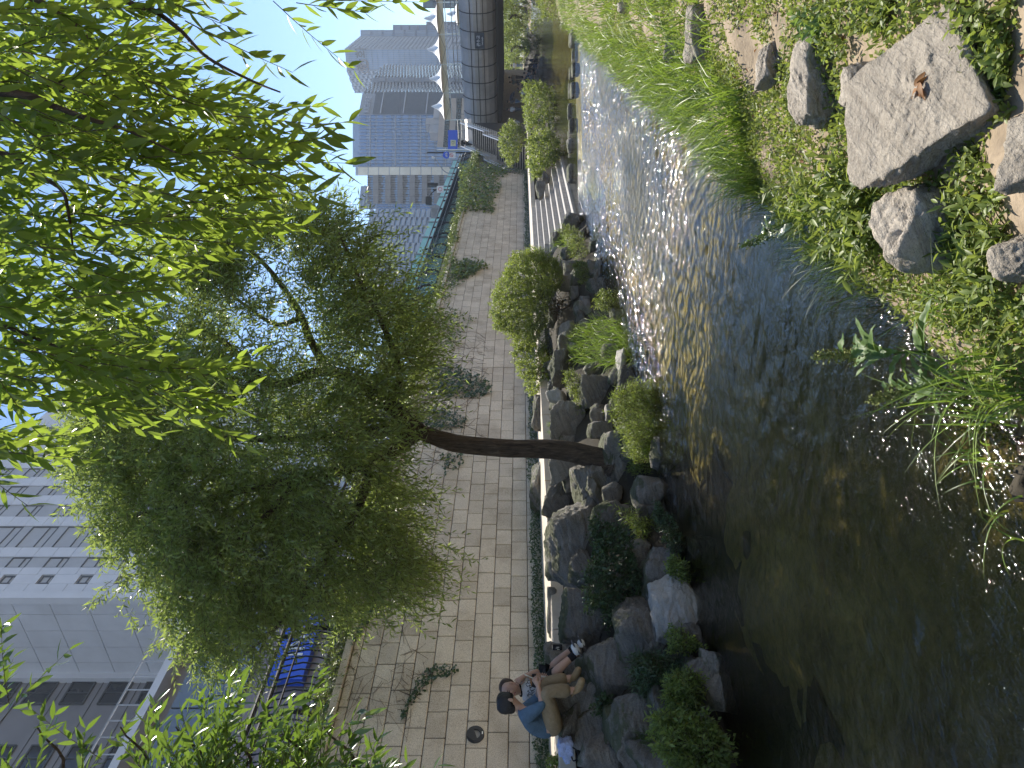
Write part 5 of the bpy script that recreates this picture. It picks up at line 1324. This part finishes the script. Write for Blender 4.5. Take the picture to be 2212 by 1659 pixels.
# ------------------------------------------------------------------ street furniture
def sp(x, y, d): return atd(x, y, d)
def disc(mb, c, r, t, n=24):
    return mb.tube([np.array(c) - FW * t / 2, np.array(c) + FW * t / 2], r, n)
AX = np.array([RT, FW, [0, 0, 1]]); TXF = (RT, (0, 0, 1), -FW)
d = 60; sg = empty('sign_post', tuple(sp(1002, 324, d)), 'steel post carrying a round blue sign and a white prohibition plate', 'sign')
b_ = sp(1002, 324, d); b_[2] = STREETZ; t_ = sp(945, 324, d); MB().tube([b_, (b_[0], b_[1], t_[2])], .06, 8).build('post', MT['steel'], sg)
dk = b_ + RT * -.22; MB().tube([(dk[0], dk[1], STREETZ), (dk[0], dk[1], sp(922, 329, d)[2])], .07, 6).build('dark_post', MT['dark'], sg)
c = sp(964, 335, d - .2); r_ = disc(MB(), c, .30, .04).build('round_sign', MT['sign_blue'], sg)
bk = MB()
for dx in (-.1, .1): bk.tube([c - FW * .05 + RT * (dx + .06 * math.cos(a)) + np.array([0, 0, .06 * math.sin(a) - .03]) for a in np.linspace(0, 2 * math.pi, 12)], .018, 4)
bk.tube([c - FW * .05 + RT * -.1 + np.array([0, 0, -.02]), c - FW * .05 + RT * -.03 + np.array([0, 0, .08]), c - FW * .05 + RT * .07 + np.array([0, 0, .09]), c - FW * .05 + RT * .1 + np.array([0, 0, -.02])], .018, 4)
bk.build('vehicle_symbol', MT['sign_white'], r_)
c = sp(977, 335.5, d - .2); pl = MB().box(c, (.5, .04, .55), AX).build('plate', MT['sign_white'], sg)
MB().tube([c - FW * .04 + np.array([0, 0, .06]) + .14 * (math.cos(a) * RT + math.sin(a) * np.array([0, 0, 1])) for a in np.linspace(0, 2 * math.pi, 18)], .02, 4).build('red_ring', MT['sign_red'], pl)
MB().box(c - FW * .03 + np.array([0, 0, .06]), (.2, .02, .04), np.array([RT * .7 + np.array([0, 0, .7]), FW, np.array([0, 0, .7]) - RT * .7])).build('red_bar', MT['sign_red'], pl)
d = 62; ls = empty('street_lamp', tuple(sp(980, 375, d)), 'slender curved grey street lamp in front of the blank white tower', 'street lamp')
MB().tube(smoothpath([np.append(sp(990, 375, d)[:2], STREETZ), sp(975, 374, d), sp(965, 373, d), sp(956, 366, d), sp(949, 355, d), sp(944, 347, d), sp(938, 343, d)], 5), .045, 6).build('curved_pole', MT['grey'], ls)
MB().tube([sp(939, 342, d), sp(933, 340, d)], [.09, .13], 8).build('lamp_head', MT['white'], ls)
d = 52; tl = empty('traffic_signal', tuple(sp(985, 410, d)), 'black signal post with lamp box, camera housing and round plate above the ivy', 'traffic light')
MB().tube([np.append(sp(985, 410, d)[:2], STREETZ), sp(935, 410, d)], .05, 8).build('post', MT['iron'], tl)
piece('signal_box', tl, (.22, .35, .75), sp(935, 400, d), MT['dark'], AX); piece('camera_housing', tl, (.55, .4, .4), sp(926, 434, d), MT['dark'], AX)
MB().tube(smoothpath([sp(942, 410, d), sp(936, 414, d), sp(930, 420, d), sp(926, 430, d)], 4), .035, 6).build('bracket', MT['iron'], tl)
c = sp(951, 409, d - .15); pl = MB().box(c, (.5, .03, .5), AX).build('plate', MT['sign_white'], tl)
MB().tube([c - FW * .03 + .13 * (math.cos(a) * RT + math.sin(a) * np.array([0, 0, 1])) for a in np.linspace(0, 2 * math.pi, 18)], .018, 4).build('red_ring', MT['sign_red'], pl)
d = 47; bp = empty('sign_post', tuple(sp(985, 461, d)), 'thin grey post with round and square plates seen from behind', 'sign')
MB().tube([np.append(sp(985, 461, d)[:2], STREETZ), sp(930, 448, d)], .04, 6).build('post', MT['grey'], bp)
disc(MB(), sp(942, 452, d), .3, .03).build('round_plate', MT['grey'], bp); piece('square_plate', bp, (.6, .03, .45), sp(938, 462, d), MT['grey'], AX)
d = 74; bs = empty('blue_banner', tuple(sp(988, 302, d)), 'wide blue street board with a yellowish 12 plate in front', 'sign')
MB().box(sp(978, 302, d), (2.0, .08, 1.0), AX).build('board', MT['sign_blue'], bs)
c = sp(979, 309, d - 1); pl = MB().box(c, (.62, .05, .55), AX).build('number_plate', MT['yellow_plate'], bs); text('lettering', '12', .4, MT['frame_dark'], pl, c - FW * .04, TXF, .005)
for dx in (-.8, .8): MB().tube([sp(982, 302, d) + RT * dx, np.append((sp(982, 302, d) + RT * dx)[:2], STREETZ)], .04, 6).build('leg', MT['grey'], bs)

# ------------------------------------------------------------------ trees and growth beyond the bridge
FT = [(107, 92, 2.4, 'tree with a dark leaning trunk seen under the bridge deck'), (60, 100, 3.2, 'dense dark tree under the middle of the bridge'), (20, 95, 3.0, 'dark tree at the edge of the view under the bridge'),
      (160, 108, 3.0, 'pale green tree over the walkway beyond the bridge'), (130, 118, 4.0, 'rounded tree far down the stream'), (85, 125, 4.2, 'farthest tree closing the view along the stream'), (200, 98, 2.2, 'leafy tree leaning over the far wall beyond the bridge'), (40, 80, 2.0, 'small light tree on the near bank under the bridge'),
      (175, 128, 4.5, 'broad tree behind the pale green one'), (5, 122, 4.5, 'large tree filling the far corner under the bridge')]
rng = np.random.default_rng(91)
for y_, d_, R_, lab in FT:
    b_ = atd(HX, y_, d_); b_[2] = 1.0
    t_ = empty('far_tree', tuple(b_), lab, 'tree', 'trees beyond the bridge')
    top = b_ + np.array([rng.uniform(-1, 1), 0, 2.2]); P = smoothpath([b_, b_ + np.array([.3, .1, 1.6]), top], 5); trunkmesh('trunk', P, np.linspace(.22, .1, len(P)), .3, t_, .1, 8)
    n = 420; S = top + np.array([0, 0, R_ * .35]) + unit(rng.normal(size=(n, 3))) * (rng.uniform(.2, 1, (n, 1)) ** .5) * R_ * np.array([1.1, 1.1, .95])
    leafy(t_, rng, S, unit(S - top) + rng.normal(size=S.shape) * .5, .9, 9, .4, .30, .12, MT['leaf_tree'] if R_ > 2.5 and 'pale' not in lab else MT['leaf_shrub'], 'd', .8, .2, 0, name='crown')
for i, (lab, poly, d_, n_) in enumerate((('bright bush on the near bank past the calm water', [(1130, -20), (1132, 50), (1150, 70), (1175, 50), (1190, 0), (1180, -20)], 50, 260),
        ('pale green reeds at the near bank beside the stepping stones', [(1160, -20), (1170, 40), (1200, 40), (1225, 22), (1240, -20)], 32, 320), ('low bush across the calm water below the seated crowd', [(1140, 70), (1135, 105), (1160, 130), (1172, 100), (1165, 70)], 60, 200))):
    shrub(lab, poly, poly[2][0], n_, .13 if i != 1 else .16, .05 if i != 1 else .03, MT['leaf_shrub'], 1.5, 60 + i, 10, .5, d=d_, group='bushes up the stream')
# ------------------------------------------------------------------ people
def fab(name, col, ns=9.0, bmp=.5, rough=.9):
    m, nt, b, o = new_mat(name); v = coords(nt, 'World')
    c = ramp(nt, [(.3, tuple(q * .85 for q in col)), (.7, tuple(min(1, q * 1.1) for q in col))], noise_t(nt, v, ns * 2, 5))
    nt.links.new(c, b.inputs['Base Color']); b.inputs['Roughness'].default_value = rough; b.inputs['Specular IOR Level'].default_value = .2
    p = bump(nt, noise_t(nt, v, ns, 3, .5, 1.5), bmp, .035, None); bump(nt, noise_t(nt, v, 300, 2), .2, .002, b, p); MT[name] = m; return m
fab('denim', (.10, .165, .24)); fab('khaki', (.30, .23, .14)); fab('white_shirt', (.68, .68, .67)); fab('black_cloth', (.018, .018, .02)); fab('grey_cloth', (.13, .13, .14)); fab('navy', (.03, .05, .11)); fab('jeans', (.2, .28, .4)); fab('tan_suede', (.36, .25, .13)); fab('pale_blue', (.42, .5, .75)); fab('white_shoe', (.7, .7, .68)); fab('teal_top', (.3, .4, .42))
m, nt, b, o = new_mat('skin'); MT['skin'] = m; b.inputs['Base Color'].default_value = (.50, .31, .22, 1); b.inputs['Roughness'].default_value = .5; b.inputs['Subsurface Weight'].default_value = .12; b.inputs['Subsurface Radius'].default_value = (.01, .004, .002)
m, nt, b, o = new_mat('black_hair'); MT['hair'] = m; b.inputs['Roughness'].default_value = .45
nt.links.new(ramp(nt, [(.35, (.004, .004, .005)), (.7, (.02, .019, .02))], noise_t(nt, coords(nt, 'World', (1, 1, 6)), 60, 3)), b.inputs['Base Color']); bump(nt, noise_t(nt, coords(nt, 'World', (1, 1, 5)), 120, 3), .6, .006, b)
MT['hair_brown'] = plain('brown_hair', (.05, .028, .02), .45, var=.3, nscale=40); MT['lip'] = plain('lips', (.38, .15, .13), .5, var=.1); MT['eye'] = plain('dark_eye', (.02, .014, .01), .25, var=.1)
def skinned(name, chains, mat, parent, sub=2):
    """chains: list of [(pos, radius), ...]; points closer than 1 mm are shared"""
    V, R, E = [], [], []
    def idx(p, r):
        for i, q in enumerate(V):
            if np.linalg.norm(np.array(q) - p) < .001: return i
        V.append(tuple(float(t) for t in p)); R.append(r); return len(V) - 1
    for ch in chains:
        ids = [idx(np.array(p, float), r) for p, r in ch]
        E += [(a, b_) for a, b_ in zip(ids, ids[1:]) if a != b_ and (a, b_) not in E and (b_, a) not in E]
    me = bpy.data.meshes.new(name); me.from_pydata(V, E, []); me.update()
    o_ = bpy.data.objects.new('tmp', me); COL.objects.link(o_)
    o_.modifiers.new('s', 'SKIN').use_smooth_shade = True
    for i, sv in enumerate(me.skin_vertices[0].data): sv.radius = (R[i], R[i]) if not hasattr(R[i], '__len__') else R[i]; sv.use_root = (i == 0)
    ss_ = o_.modifiers.new('u', 'SUBSURF'); ss_.levels = sub; ss_.render_levels = sub
    dg = bpy.context.evaluated_depsgraph_get(); ev = o_.evaluated_get(dg); m2 = bpy.data.meshes.new_from_object(ev)
    bpy.data.objects.remove(o_); m2.name = name
    m2.materials.clear()
    return link(name, m2, mat, parent, smooth=True)
def lump(name, c, size, ax, mat, parent, seed=1, sub=3, rough=.03, fine=.02, p=3):
    me = rockmesh(name, size, seed, sub, p=p, cuts=0, rough=rough, fine=fine, boxy=.02)
    m_ = Matrix(np.array([unit(np.array(a, float)) for a in ax]).T.tolist()).to_4x4(); m_.translation = Vector([float(q) for q in c]); return link(name, me, mat, parent, m=m_, smooth=True)
UP = np.array([0, 0, 1.0])
def hand(w, dirv, spread, palmn, L=.17, curl=.5):
    """wrist position, pointing direction, spread axis: palm and five fingers"""
    dirv = unit(np.array(dirv, float)); spread = unit(np.array(spread, float) - dirv * np.dot(spread, dirv)); pn = unit(np.cross(dirv, spread)) * palmn
    k0 = w + dirv * L * .45; ch = [[(w, .024), (w + dirv * L * .2, .03), (k0, .034)]]
    for i, (s_, l_) in enumerate(((-.030, .40), (-.010, .46), (.010, .44), (.029, .34))):
        b_ = k0 + spread * s_; p1 = b_ + (dirv * .9 + pn * curl * .4) * L * l_ * .5; p2 = p1 + (dirv * (1 - curl) + pn * curl) * L * l_ * .5
        ch.append([(k0, .034), (b_ + dirv * .012, .0095), (p1, .0088), (p2, .0072)])
    tb_ = w + dirv * L * .16; ch.append([(w + dirv * L * .2, .03), (tb_ + spread * -.038, .0105), (tb_ + spread * -.052 + dirv * .03 + pn * .012, .009), (tb_ + spread * -.05 + dirv * .06 + pn * .02, .0078)])
    return ch
def facial(par, hc, fwd, side, s=1.0, mouth=True):
    """eyes, nose, mouth and ears round head centre hc"""
    fwd = unit(np.array(fwd, float)); side = unit(np.array(side, float)); upv = np.cross(side, fwd); upv = upv if upv[2] > 0 else -upv
    for q in (-1, 1):
        lump('eye', hc + fwd * .088 * s + side * q * .031 * s + upv * .012 * s, (.024 * s, .012 * s, .010 * s), (side, fwd, upv), MT['eye'], par, 3, 2, 0, 0)
        lump('eyebrow', hc + fwd * .091 * s + side * q * .031 * s + upv * .034 * s, (.036 * s, .008 * s, .006 * s), (side, fwd, upv), MT['hair'], par, 3, 2, 0, 0)
        lump('ear', hc - fwd * .008 * s + side * q * .078 * s - upv * .005 * s, (.018 * s, .035 * s, .058 * s), (side, fwd, upv), MT['skin'], par, 3, 3, .02, 0)
    lump('nose', hc + fwd * .1 * s - upv * .012 * s, (.028 * s, .032 * s, .045 * s), (side, fwd, upv), MT['skin'], par, 3, 3, 0, 0)
    if mouth: lump('mouth', hc + fwd * .090 * s - upv * .05 * s, (.044 * s, .014 * s, .013 * s), (side, fwd, upv), MT['lip'], par, 3, 3, 0, 0)
def J(rx, ry, d): return atd(1026 + rx * .179, 1350 + ry * .179, d)

# seated man in denim shirt
DM = 7.75
man = empty('person', tuple(J(1050, 1230, DM)), 'person in blue denim shirt and khaki trousers sitting on a boulder holding food', 'person')
pel, sp1, che, nek = J(935, 1215, DM), J(780, 1195, DM), J(640, 1105, DM), J(545, 1000, DM)
hb, hc, ht = J(490, 955, DM), J(415, 925, DM), J(330, 925, DM)
sR, eR, wR = J(610, 1110, DM - .19), J(815, 955, DM - .2), J(765, 745, DM - .12)
sL, eL, wL = J(600, 1030, DM + .17), J(765, 885, DM + .2), J(770, 730, DM + .1)
hR, kR, aR = J(950, 1210, DM - .1), J(850, 800, DM - .16), J(1190, 790, DM - .1)
hL, kL, aL = J(945, 1190, DM + .1), J(830, 700, DM + .1), J(1160, 640, DM + .12)
body = [[(pel, .095), (sp1, .10), (che, .12), (nek, .055), (hb, .052), (hc - np.array([0, 0, .03]), .072), (hc + np.array([0, 0, .035]), .078), (ht + np.array([0, 0, -.03]), .05)],
        [(che, .12), (sR, .055), (eR, .042), (wR, .026)], [(che, .12), (sL, .055), (eL, .042), (wL, .026)],
        [(pel, .095), (hR, .085), (kR, .06), (aR, .04), (J(1255, 790, DM - .1), .035)], [(pel, .095), (hL, .085), (kL, .06), (aL, .04), (J(1225, 640, DM + .12), .035)]]
body += hand(wR, J(715, 640, DM - .05) - wR, UP * .6 + FW * .4, -1, .17, .6) + hand(wL, J(760, 620, DM + .12) - wL, UP * .6 + FW * .4, -1, .17, .6)
bd = skinned('body', body, MT['skin'], man)
mf = (wR + wL) / 2
shirt = [[(J(985, 1235, DM), .155), (sp1, .155), (che, .15), (J(570, 1020, DM), .085), (J(540, 985, DM), .066)], [(che, .15), (sR, .085), ((sR + eR) / 2, .075), (eR, .062), (J(795, 905, DM - .19), .055)], [(che, .15), (sL, .085), ((sL + eL) / 2, .075), (eL, .062), (J(768, 830, DM + .18), .055)]]
skinned('shirt', shirt, MT['denim'], man)
tr_ = [[(J(955, 1320, DM), .06), (J(945, 1265, DM), .13), (hR, .115), ((hR + kR) / 2, .1), (kR, .088), ((kR + aR) / 2, .082), (J(1165, 790, DM - .1), .08)], [(J(945, 1265, DM), .13), (hL, .115), ((hL + kL) / 2, .1), (kL, .085), ((kL + aL) / 2, .08), (J(1130, 645, DM + .12), .078)]]
skinned('trousers', tr_, MT['khaki'], man)
for a_, h_, t_, o_d in ((aR, J(1275, 820, DM - .1), J(1300, 640, DM - .16), 0), (aL, J(1240, 660, DM + .12), J(1255, 510, DM + .08), 0)):
    skinned('shoe', [[(h_ + UP * .05, .042), (h_ * .6 + t_ * .4 + UP * .025, .045), (h_ * .25 + t_ * .75 + UP * .005, .043), (t_, .032)], [(h_ + UP * .05, .042), (a_ * .4 + h_ * .6 + UP * .05, .047)]], MT['tan_suede'], man)
lump('hair', J(365, 940, DM) + FW * .0, (.205, .205, .19), (RT, FW, UP), MT['hair'], man, 5, 4, .04, .02)
lump('hair', J(400, 985, DM), (.13, .18, .17), (RT, FW, UP), MT['hair'], man, 6, 4, .04, .02)
facial(bd, hc - np.array([0, 0, .012]), RT * .85 + FW * .5, FW * .85 - RT * .5)
lump('ear', J(430, 905, DM - .085), (.035, .02, .06), (RT, FW, UP), MT['skin'], bd, 4, 3, .02, 0)

# seated woman in white t-shirt
DW = 8.15
wom = empty('person', tuple(J(1000, 700, DW)), 'smiling person in white printed t-shirt and black shorts sitting beside the denim shirt', 'person')
pel, sp1, che, nek = J(890, 720, DW), J(790, 745, DW), J(650, 765, DW), J(545, 790, DW)
hb, hc, ht = J(505, 790, DW - .03), J(415, 770, DW - .05), J(335, 760, DW - .02)
sR, eR, wR = J(610, 660, DW + .02), J(770, 555, DW), J(590, 615, DW - .05)
sL, eL, wL = J(620, 870, DW - .02), J(790, 850, DW - .1), J(780, 700, DW - .18)
h1, k1, a1_ = J(910, 690, DW - .02), J(1000, 540, DW - .22), J(1185, 370, DW - .15)
h2, k2, a2_ = J(905, 640, DW + .1), J(960, 470, DW + .05), J(1230, 250, DW + .08)
body = [[(pel, .11), (sp1, .095), (che, .105), (nek, .046), (hb, .045), (hc - np.array([0, 0, .035]), .064), (hc + np.array([0, 0, .03]), .074), (ht, .045)],
        [(che, .105), (sR, .047), (eR, .036), (wR, .024)], [(che, .105), (sL, .047), (eL, .036), (wL, .024)],
        [(pel, .11), (h1, .08), (k1, .056), (a1_, .036), (J(1240, 340, DW - .15), .032)], [(pel, .11), (h2, .08), (k2, .056), (a2_, .036), (J(1285, 230, DW + .08), .032)]]
body += hand(wR, J(505, 690, DW - .1) - wR, RT * .7 + FW * .4, 1, .165, .35) + hand(wL, J(840, 610, DW - .2) - wL, UP + FW * .2, -1, .165, .4)
bd = skinned('body', body, MT['skin'], wom)
skinned('t_shirt', [[(J(870, 730, DW), .135), (sp1, .128), (che, .13), (J(575, 780, DW), .062)], [(che, .13), (sR, .07), (J(660, 620, DW + .02), .068)], [(che, .13), (sL, .07), (J(690, 862, DW - .05), .066)]], MT['white_shirt'], wom)
skinned('shorts', [[(J(880, 715, DW), .14), (h1, .105), ((h1 + k1) / 2, .092), (h1 * .15 + k1 * .85, .088)], [(J(880, 715, DW), .14), (h2, .105), ((h2 + k2) / 2, .092), (h2 * .2 + k2 * .8, .085)]], MT['black_cloth'], wom)
for k_, a_, dd_, hx, hy, tx, ty in ((k1, a1_, DW - .15, 1270, 360, 1170, 225), (k2, a2_, DW + .08, 1310, 265, 1260, 180)):
    skinned('sock', [[(k_ * .38 + a_ * .62, .05), (a_, .045), (J(hx - 50, hy - 10, dd_), .045)]], MT['black_cloth'], wom)
    h_, t_ = J(hx, hy, dd_ - .02), J(tx, ty, dd_ - .04)
    skinned('shoe', [[(h_ + UP * .02, .045), (h_ * .5 + t_ * .5, .05), (t_, .04)]], MT['white_shoe'], wom)
    lump('sole', (h_ + t_) / 2 + (J(1300, 240, dd_) - J(1240, 300, dd_)) * .13, (.215, .08, .02), (t_ - h_, FW, np.cross(unit(t_ - h_), FW)), MT['grey_cloth'], wom, 7, 3, 0, 0, 6)
fd = -FW * .95 - RT * .22
sd_ = np.array([fd[1], -fd[0], 0])
lump('hair', J(385, 765, DW + .0) - unit(fd) * .025, (.185, .19, .19), (sd_, fd, UP), MT['hair_brown'], wom, 8, 4, .03, .02, 2)
lump('hair', J(480, 760, DW + .06), (.13, .10, .2), (sd_, fd, UP), MT['hair_brown'], wom, 9, 4, .04, .03)
lump('face', J(432, 775, DW - .075), (.15, .13, .205), (sd_, fd, UP), MT['skin'], bd, 2, 4, 0, 0, 2.6)
facial(bd, J(428, 772, DW - .085), fd, sd_, .95)
# collar band and doodle print
MB().tube([J(545, 790, DW) + .064 * (math.cos(a) * unit(sd_) + math.sin(a) * (unit(fd) * .95 - UP * .3)) for a in np.linspace(0, 2 * math.pi, 20)], .009, 5).build('collar', MT['black_cloth'], wom)
prt = MB(); rr = random.Random(3)
for (rx, ry, s_) in ((640, 720, 26), (650, 690, 18), (690, 770, 32), (670, 745, 16), (700, 800, 20), (660, 830, 14), (690, 840, 14), (640, 850, 12), (720, 745, 16), (645, 800, 10)):
    pts_ = [J(rx + s_ * math.cos(a) * rr.uniform(.6, 1.1), ry + s_ * math.sin(a) * rr.uniform(.6, 1.1), DW - .14) for a in np.linspace(0, 5.6, 9)]; prt.tube(pts_, .0035, 4)
prt.build('print', MT['black_cloth'], wom)
for lab, rx, ry, dq, sz in (('dark boulder directly under the knees of the seated man', 1190, 960, 8.25, (.62, .5, .5)), ('dark boulder the person in the t-shirt sits on', 1080, 640, 8.62, (.75, .5, .5)), ('flat dark stone under the hips of the seated man', 1130, 1230, 7.95, (.5, .5, .2))):
    me = rockmesh('boulder', sz, int(rx), 5, rough=.07, fine=.02, boxy=.15); tag(link('boulder', me, MT['rock'], None, tuple(J(rx, ry, dq)), YAW, smooth=True), lab, 'boulder', 'boulders piled along the far bank')
# food tray, chopsticks, can, bag
fb = empty('food_tray', tuple(J(710, 680, DM - .02)), 'small dark food tray held over the laps of the pair', 'food'); piece('tray', fb, (.11, .1, .05), J(715, 670, DM + .02), MT['black_cloth'], AX, .006); lump('food', J(690, 672, DM + .02), (.09, .08, .05), (RT, FW, UP), MT['dryleaf'], fb, 4, 3, .1, .05)
ck = MB()
for q in (0, 12): ck.tube([J(735 + q, 660, DM - .04), J(590 + q, 590 + q, DM - .02)], .004, 5)
tag(ck.build('chopsticks', MT['cream']), 'pair of pale wooden chopsticks raised from the food tray', 'chopsticks')
tag(lump('paper_bag', J(815, 660, DW - .2), (.09, .05, .1), (RT, FW, UP), MT['white_shirt'], None, 14, 4, .12, .06), 'small white paper bag beside the food tray', 'bag')
cn = empty('drink_can', tuple(J(1055, 270, 8.1)), 'black drink can standing on the boulder by the kerb', 'can')
c0, c1 = J(1052, 270, 8.1), J(935, 270, 8.1); MB().tube([c0, c0 + UP * .008, c1 - UP * .01, c1], [.028, .033, .033, .027], 20).build('can_body', MT['black_cloth'], cn, smooth=True)
MB().tube([c1, c1 + UP * .004], .026, 20).build('lid', MT['steel'], cn)
mk = MB()
for q, zz in ((-.012, .045), (.004, .06), (.014, .05)): mk.box(c0 - FW * .0335 + RT * q + UP * zz, (.004, .002, .03), AX)
mk.build('label_mark', MT['cream'], cn)
bgp = empty('cloth_bag', tuple(J(1120, 1500, 7.7)), 'crumpled pale blue bag lying on the rocks behind the denim shirt', 'bag')
lump('bag_body', J(1090, 1470, 7.7), (.17, .15, .15), (RT, FW, UP), MT['pale_blue'], bgp, 31, 5, .16, .07, 5); lump('bag_fold', J(1125, 1560, 7.68), (.17, .12, .09), (RT, FW, UP * .9 + RT * .4), MT['pale_blue'], bgp, 33, 5, .2, .08, 4)
tag(MB().tube(smoothpath([J(1180, 1480, 7.6), J(1230, 1520, 7.55), J(1240, 1600, 7.55), J(1190, 1640, 7.6), J(1160, 1580, 7.65)], 6), .008, 6).build('strap', MT['black_cloth']), 'thin black strap looped on the rock below the pale bag', 'strap')

# far figures
def figure(x, y, d, zfeet, H, face_a, top, leg, label, pose='stand', hair='hair', arm=0.0):
    c = atd(x, y, d); b_ = np.array([c[0], c[1], zfeet]); f_ = math.cos(face_a) * RT + math.sin(face_a) * FW; s_ = np.cross(f_, UP)
    p = empty('person', tuple(b_), label, 'person', 'people farther along the stream'); k = H / 1.7
    def q(f, s, z): return b_ + (f_ * f + s_ * s + UP * z) * k
    if pose == 'stand': hipz, kn, an = .9, [q(.06, .1, .48), q(-.05, -.1, .48)], [q(.1, .1, .08), q(-.14, -.1, .1)]
    else: hipz, kn, an = .42, [q(.42, .1, .48), q(.42, -.12, .46)], [q(.45, .1, .06), q(.47, -.12, .06)]
    z0 = hipz - .9; hip = q(0, 0, hipz); ch_ = q(.05 if pose != 'stand' else .02, 0, 1.32 + z0); nk = q(.07 if pose != 'stand' else .03, 0, 1.46 + z0); hd_ = q(.1 if pose != 'stand' else .05, 0, 1.6 + z0)
    ha = [q(.2 + arm, .2, 1.0 + z0), q(.18, -.2, .98 + z0)]; el = [q(0, .24, 1.12 + z0), q(0, -.24, 1.12 + z0)]; sh = [q(.02, .19, 1.38 + z0), q(.02, -.19, 1.38 + z0)]
    bb = [[(hip, .11 * k), (ch_, .12 * k), (nk, .05 * k), (hd_ - UP * .04 * k, .065 * k), (hd_ + UP * .06 * k, .07 * k)]]
    for i in (0, 1): bb += [[(ch_, .12 * k), (sh[i], .05 * k), (el[i], .04 * k), (ha[i], .028 * k)], [(hip, .11 * k), (q(0, .1 - .2 * i, hipz - .04), .08 * k), (kn[i], .058 * k), (an[i], .04 * k), (an[i] + f_ * .12 * k - UP * .04 * k, .035 * k)]]
    skinned('body', bb, MT['skin'], p, 1)
    skinned('top', [[(hip, .135 * k), (ch_, .145 * k), (nk - UP * .05 * k, .07 * k)]] + [[(ch_, .145 * k), (sh[i], .07 * k), (el[i], .058 * k)] for i in (0, 1)], MT[top], p, 1)
    skinned('trousers', [[(hip, .13 * k), (q(0, .1 - .2 * i, hipz - .04), .1 * k), (kn[i], .078 * k), (an[i] + UP * .04 * k, .06 * k)] for i in (0, 1)], MT[leg], p, 1)
    lump('hair', hd_ + UP * .055 * k - f_ * .03 * k, (.19 * k, .2 * k, .19 * k), (f_, s_, UP), MT[hair], p, 3, 2, .02, 0)
    return p
figure(1020, 309, 61, STREETZ, 1.55, -2.2, 'black_cloth', 'black_cloth', 'person in black standing at the head of the stairs', arm=.1)
WZ = WALKZ
figure(1130, 236, 60, WZ, 1.62, 2.0, 'white_shirt', 'grey_cloth', 'person in a white top walking on the shaded walkway under the bridge')
figure(1130, 219, 61, WZ, 1.62, 2.2, 'grey_cloth', 'jeans', 'person in pale jeans walking under the bridge beside the umbrella')
um = empty('umbrella', tuple(atd(1117, 212, 61)), 'dark open umbrella tilted over the walkway under the bridge', 'umbrella')
uc = atd(1108, 210, 61); ax_ = unit(RT * .35 + UP * .9); cn_ = []
for r_, z in ((.02, .26), (.2, .24), (.4, .14), (.52, 0)):
    for k in range(10): a = 2 * math.pi * k / 10; s1 = unit(np.cross(ax_, FW)); s2 = np.cross(ax_, s1); cn_.append(uc + ax_ * z + r_ * (math.cos(a) * s1 + math.sin(a) * s2))
MB().add(cn_, [(i * 10 + k, i * 10 + (k + 1) % 10, (i + 1) * 10 + (k + 1) % 10, (i + 1) * 10 + k) for i in range(3) for k in range(10)]).build('canopy', MT['navy'], um, smooth=True)
MB().tube([uc + ax_ * .3, uc - ax_ * .5], .012, 5).build('shaft', MT['grey'], um)
figure(1128, 167, 72, WZ, 1.65, 1.5, 'white_shirt', 'grey_cloth', 'person in a light top standing on the walkway just beyond the bridge')
figure(1128, 177, 74, WZ, 1.6, 1.2, 'teal_top', 'black_cloth', 'person in a grey-green top next to the one in a light top')
figure(1128, 153, 80, WZ, 1.65, 1.4, 'grey_cloth', 'black_cloth', 'distant person in grey on the sunny walkway')
figure(1128, 141, 88, WZ, 1.65, 1.4, 'white_shirt', 'jeans', 'farthest person in white on the sunny walkway')
SEAT = [(193, 58, .95, 'black_cloth', 'white_shirt', 'seated person in black with white trousers at the near end of the group'), (200, 56, .9, 'white_shirt', 'black_cloth', 'seated person in white beside the umbrella'), (184, 58, .9, 'black_cloth', 'black_cloth', 'seated person all in black, second in the waterside group'),
        (176, 57, .7, 'black_cloth', 'grey_cloth', 'seated person in black with grey trousers leaning on the rocks'), (168, 58, .6, 'navy', 'black_cloth', 'seated person in navy in the middle of the waterside group'), (160, 57, .45, 'grey_cloth', 'black_cloth', 'seated person in grey close to the water'),
        (151, 58, .4, 'black_cloth', 'navy', 'seated person in black with navy trousers near the water'), (142, 59, .3, 'black_cloth', 'black_cloth', 'dark seated person near the far end of the group'), (131, 60, .2, 'navy', 'grey_cloth', 'last seated person of the waterside group')]
for i, (y_, d_, z_, tp, lg_, lab) in enumerate(SEAT):
    figure(1150, y_, d_, z_, 1.65, -1.2 + .3 * (i % 3), tp, lg_, lab, 'sit')
for i, (y_, x_) in enumerate(((200, 1152), (186, 1156), (172, 1160), (158, 1166), (145, 1170), (132, 1174))):
    c = atd(x_, y_, 58); me = rockmesh('boulder', (1.0, .9, .7), 800 + i, 3); tag(link('boulder', me, MT['rock'], None, tuple(c), smooth=True), ['dark boulder under the near end of the waterside group', 'dark boulder second along under the waterside group', 'dark boulder third along under the waterside group', 'dark boulder fourth along under the waterside group', 'dark boulder fifth along under the waterside group', 'dark boulder at the far end under the waterside group'][i], 'boulder', 'boulders up the stream')
# ------------------------------------------------------------------ thin city haze
hz = MB().box((0, 1100, 49.6), (3100, 2900, 102.8)).build('haze', None)
m = bpy.data.materials.new('thin_haze'); m.use_nodes = True; nt = m.node_tree; nt.nodes.remove(nt.nodes['Principled BSDF'])
pv = nt.nodes.new('ShaderNodeVolumePrincipled'); pv.inputs['Density'].default_value = .0005; pv.inputs['Color'].default_value = (.75, .85, 1.0, 1); pv.inputs['Anisotropy'].default_value = .2
nt.links.new(pv.outputs[0], nt.nodes['Material Output'].inputs['Volume']); hz.data.materials.append(m)
tag(hz, 'pale blue daylight haze filling the air of the street', 'haze', kind='stuff')
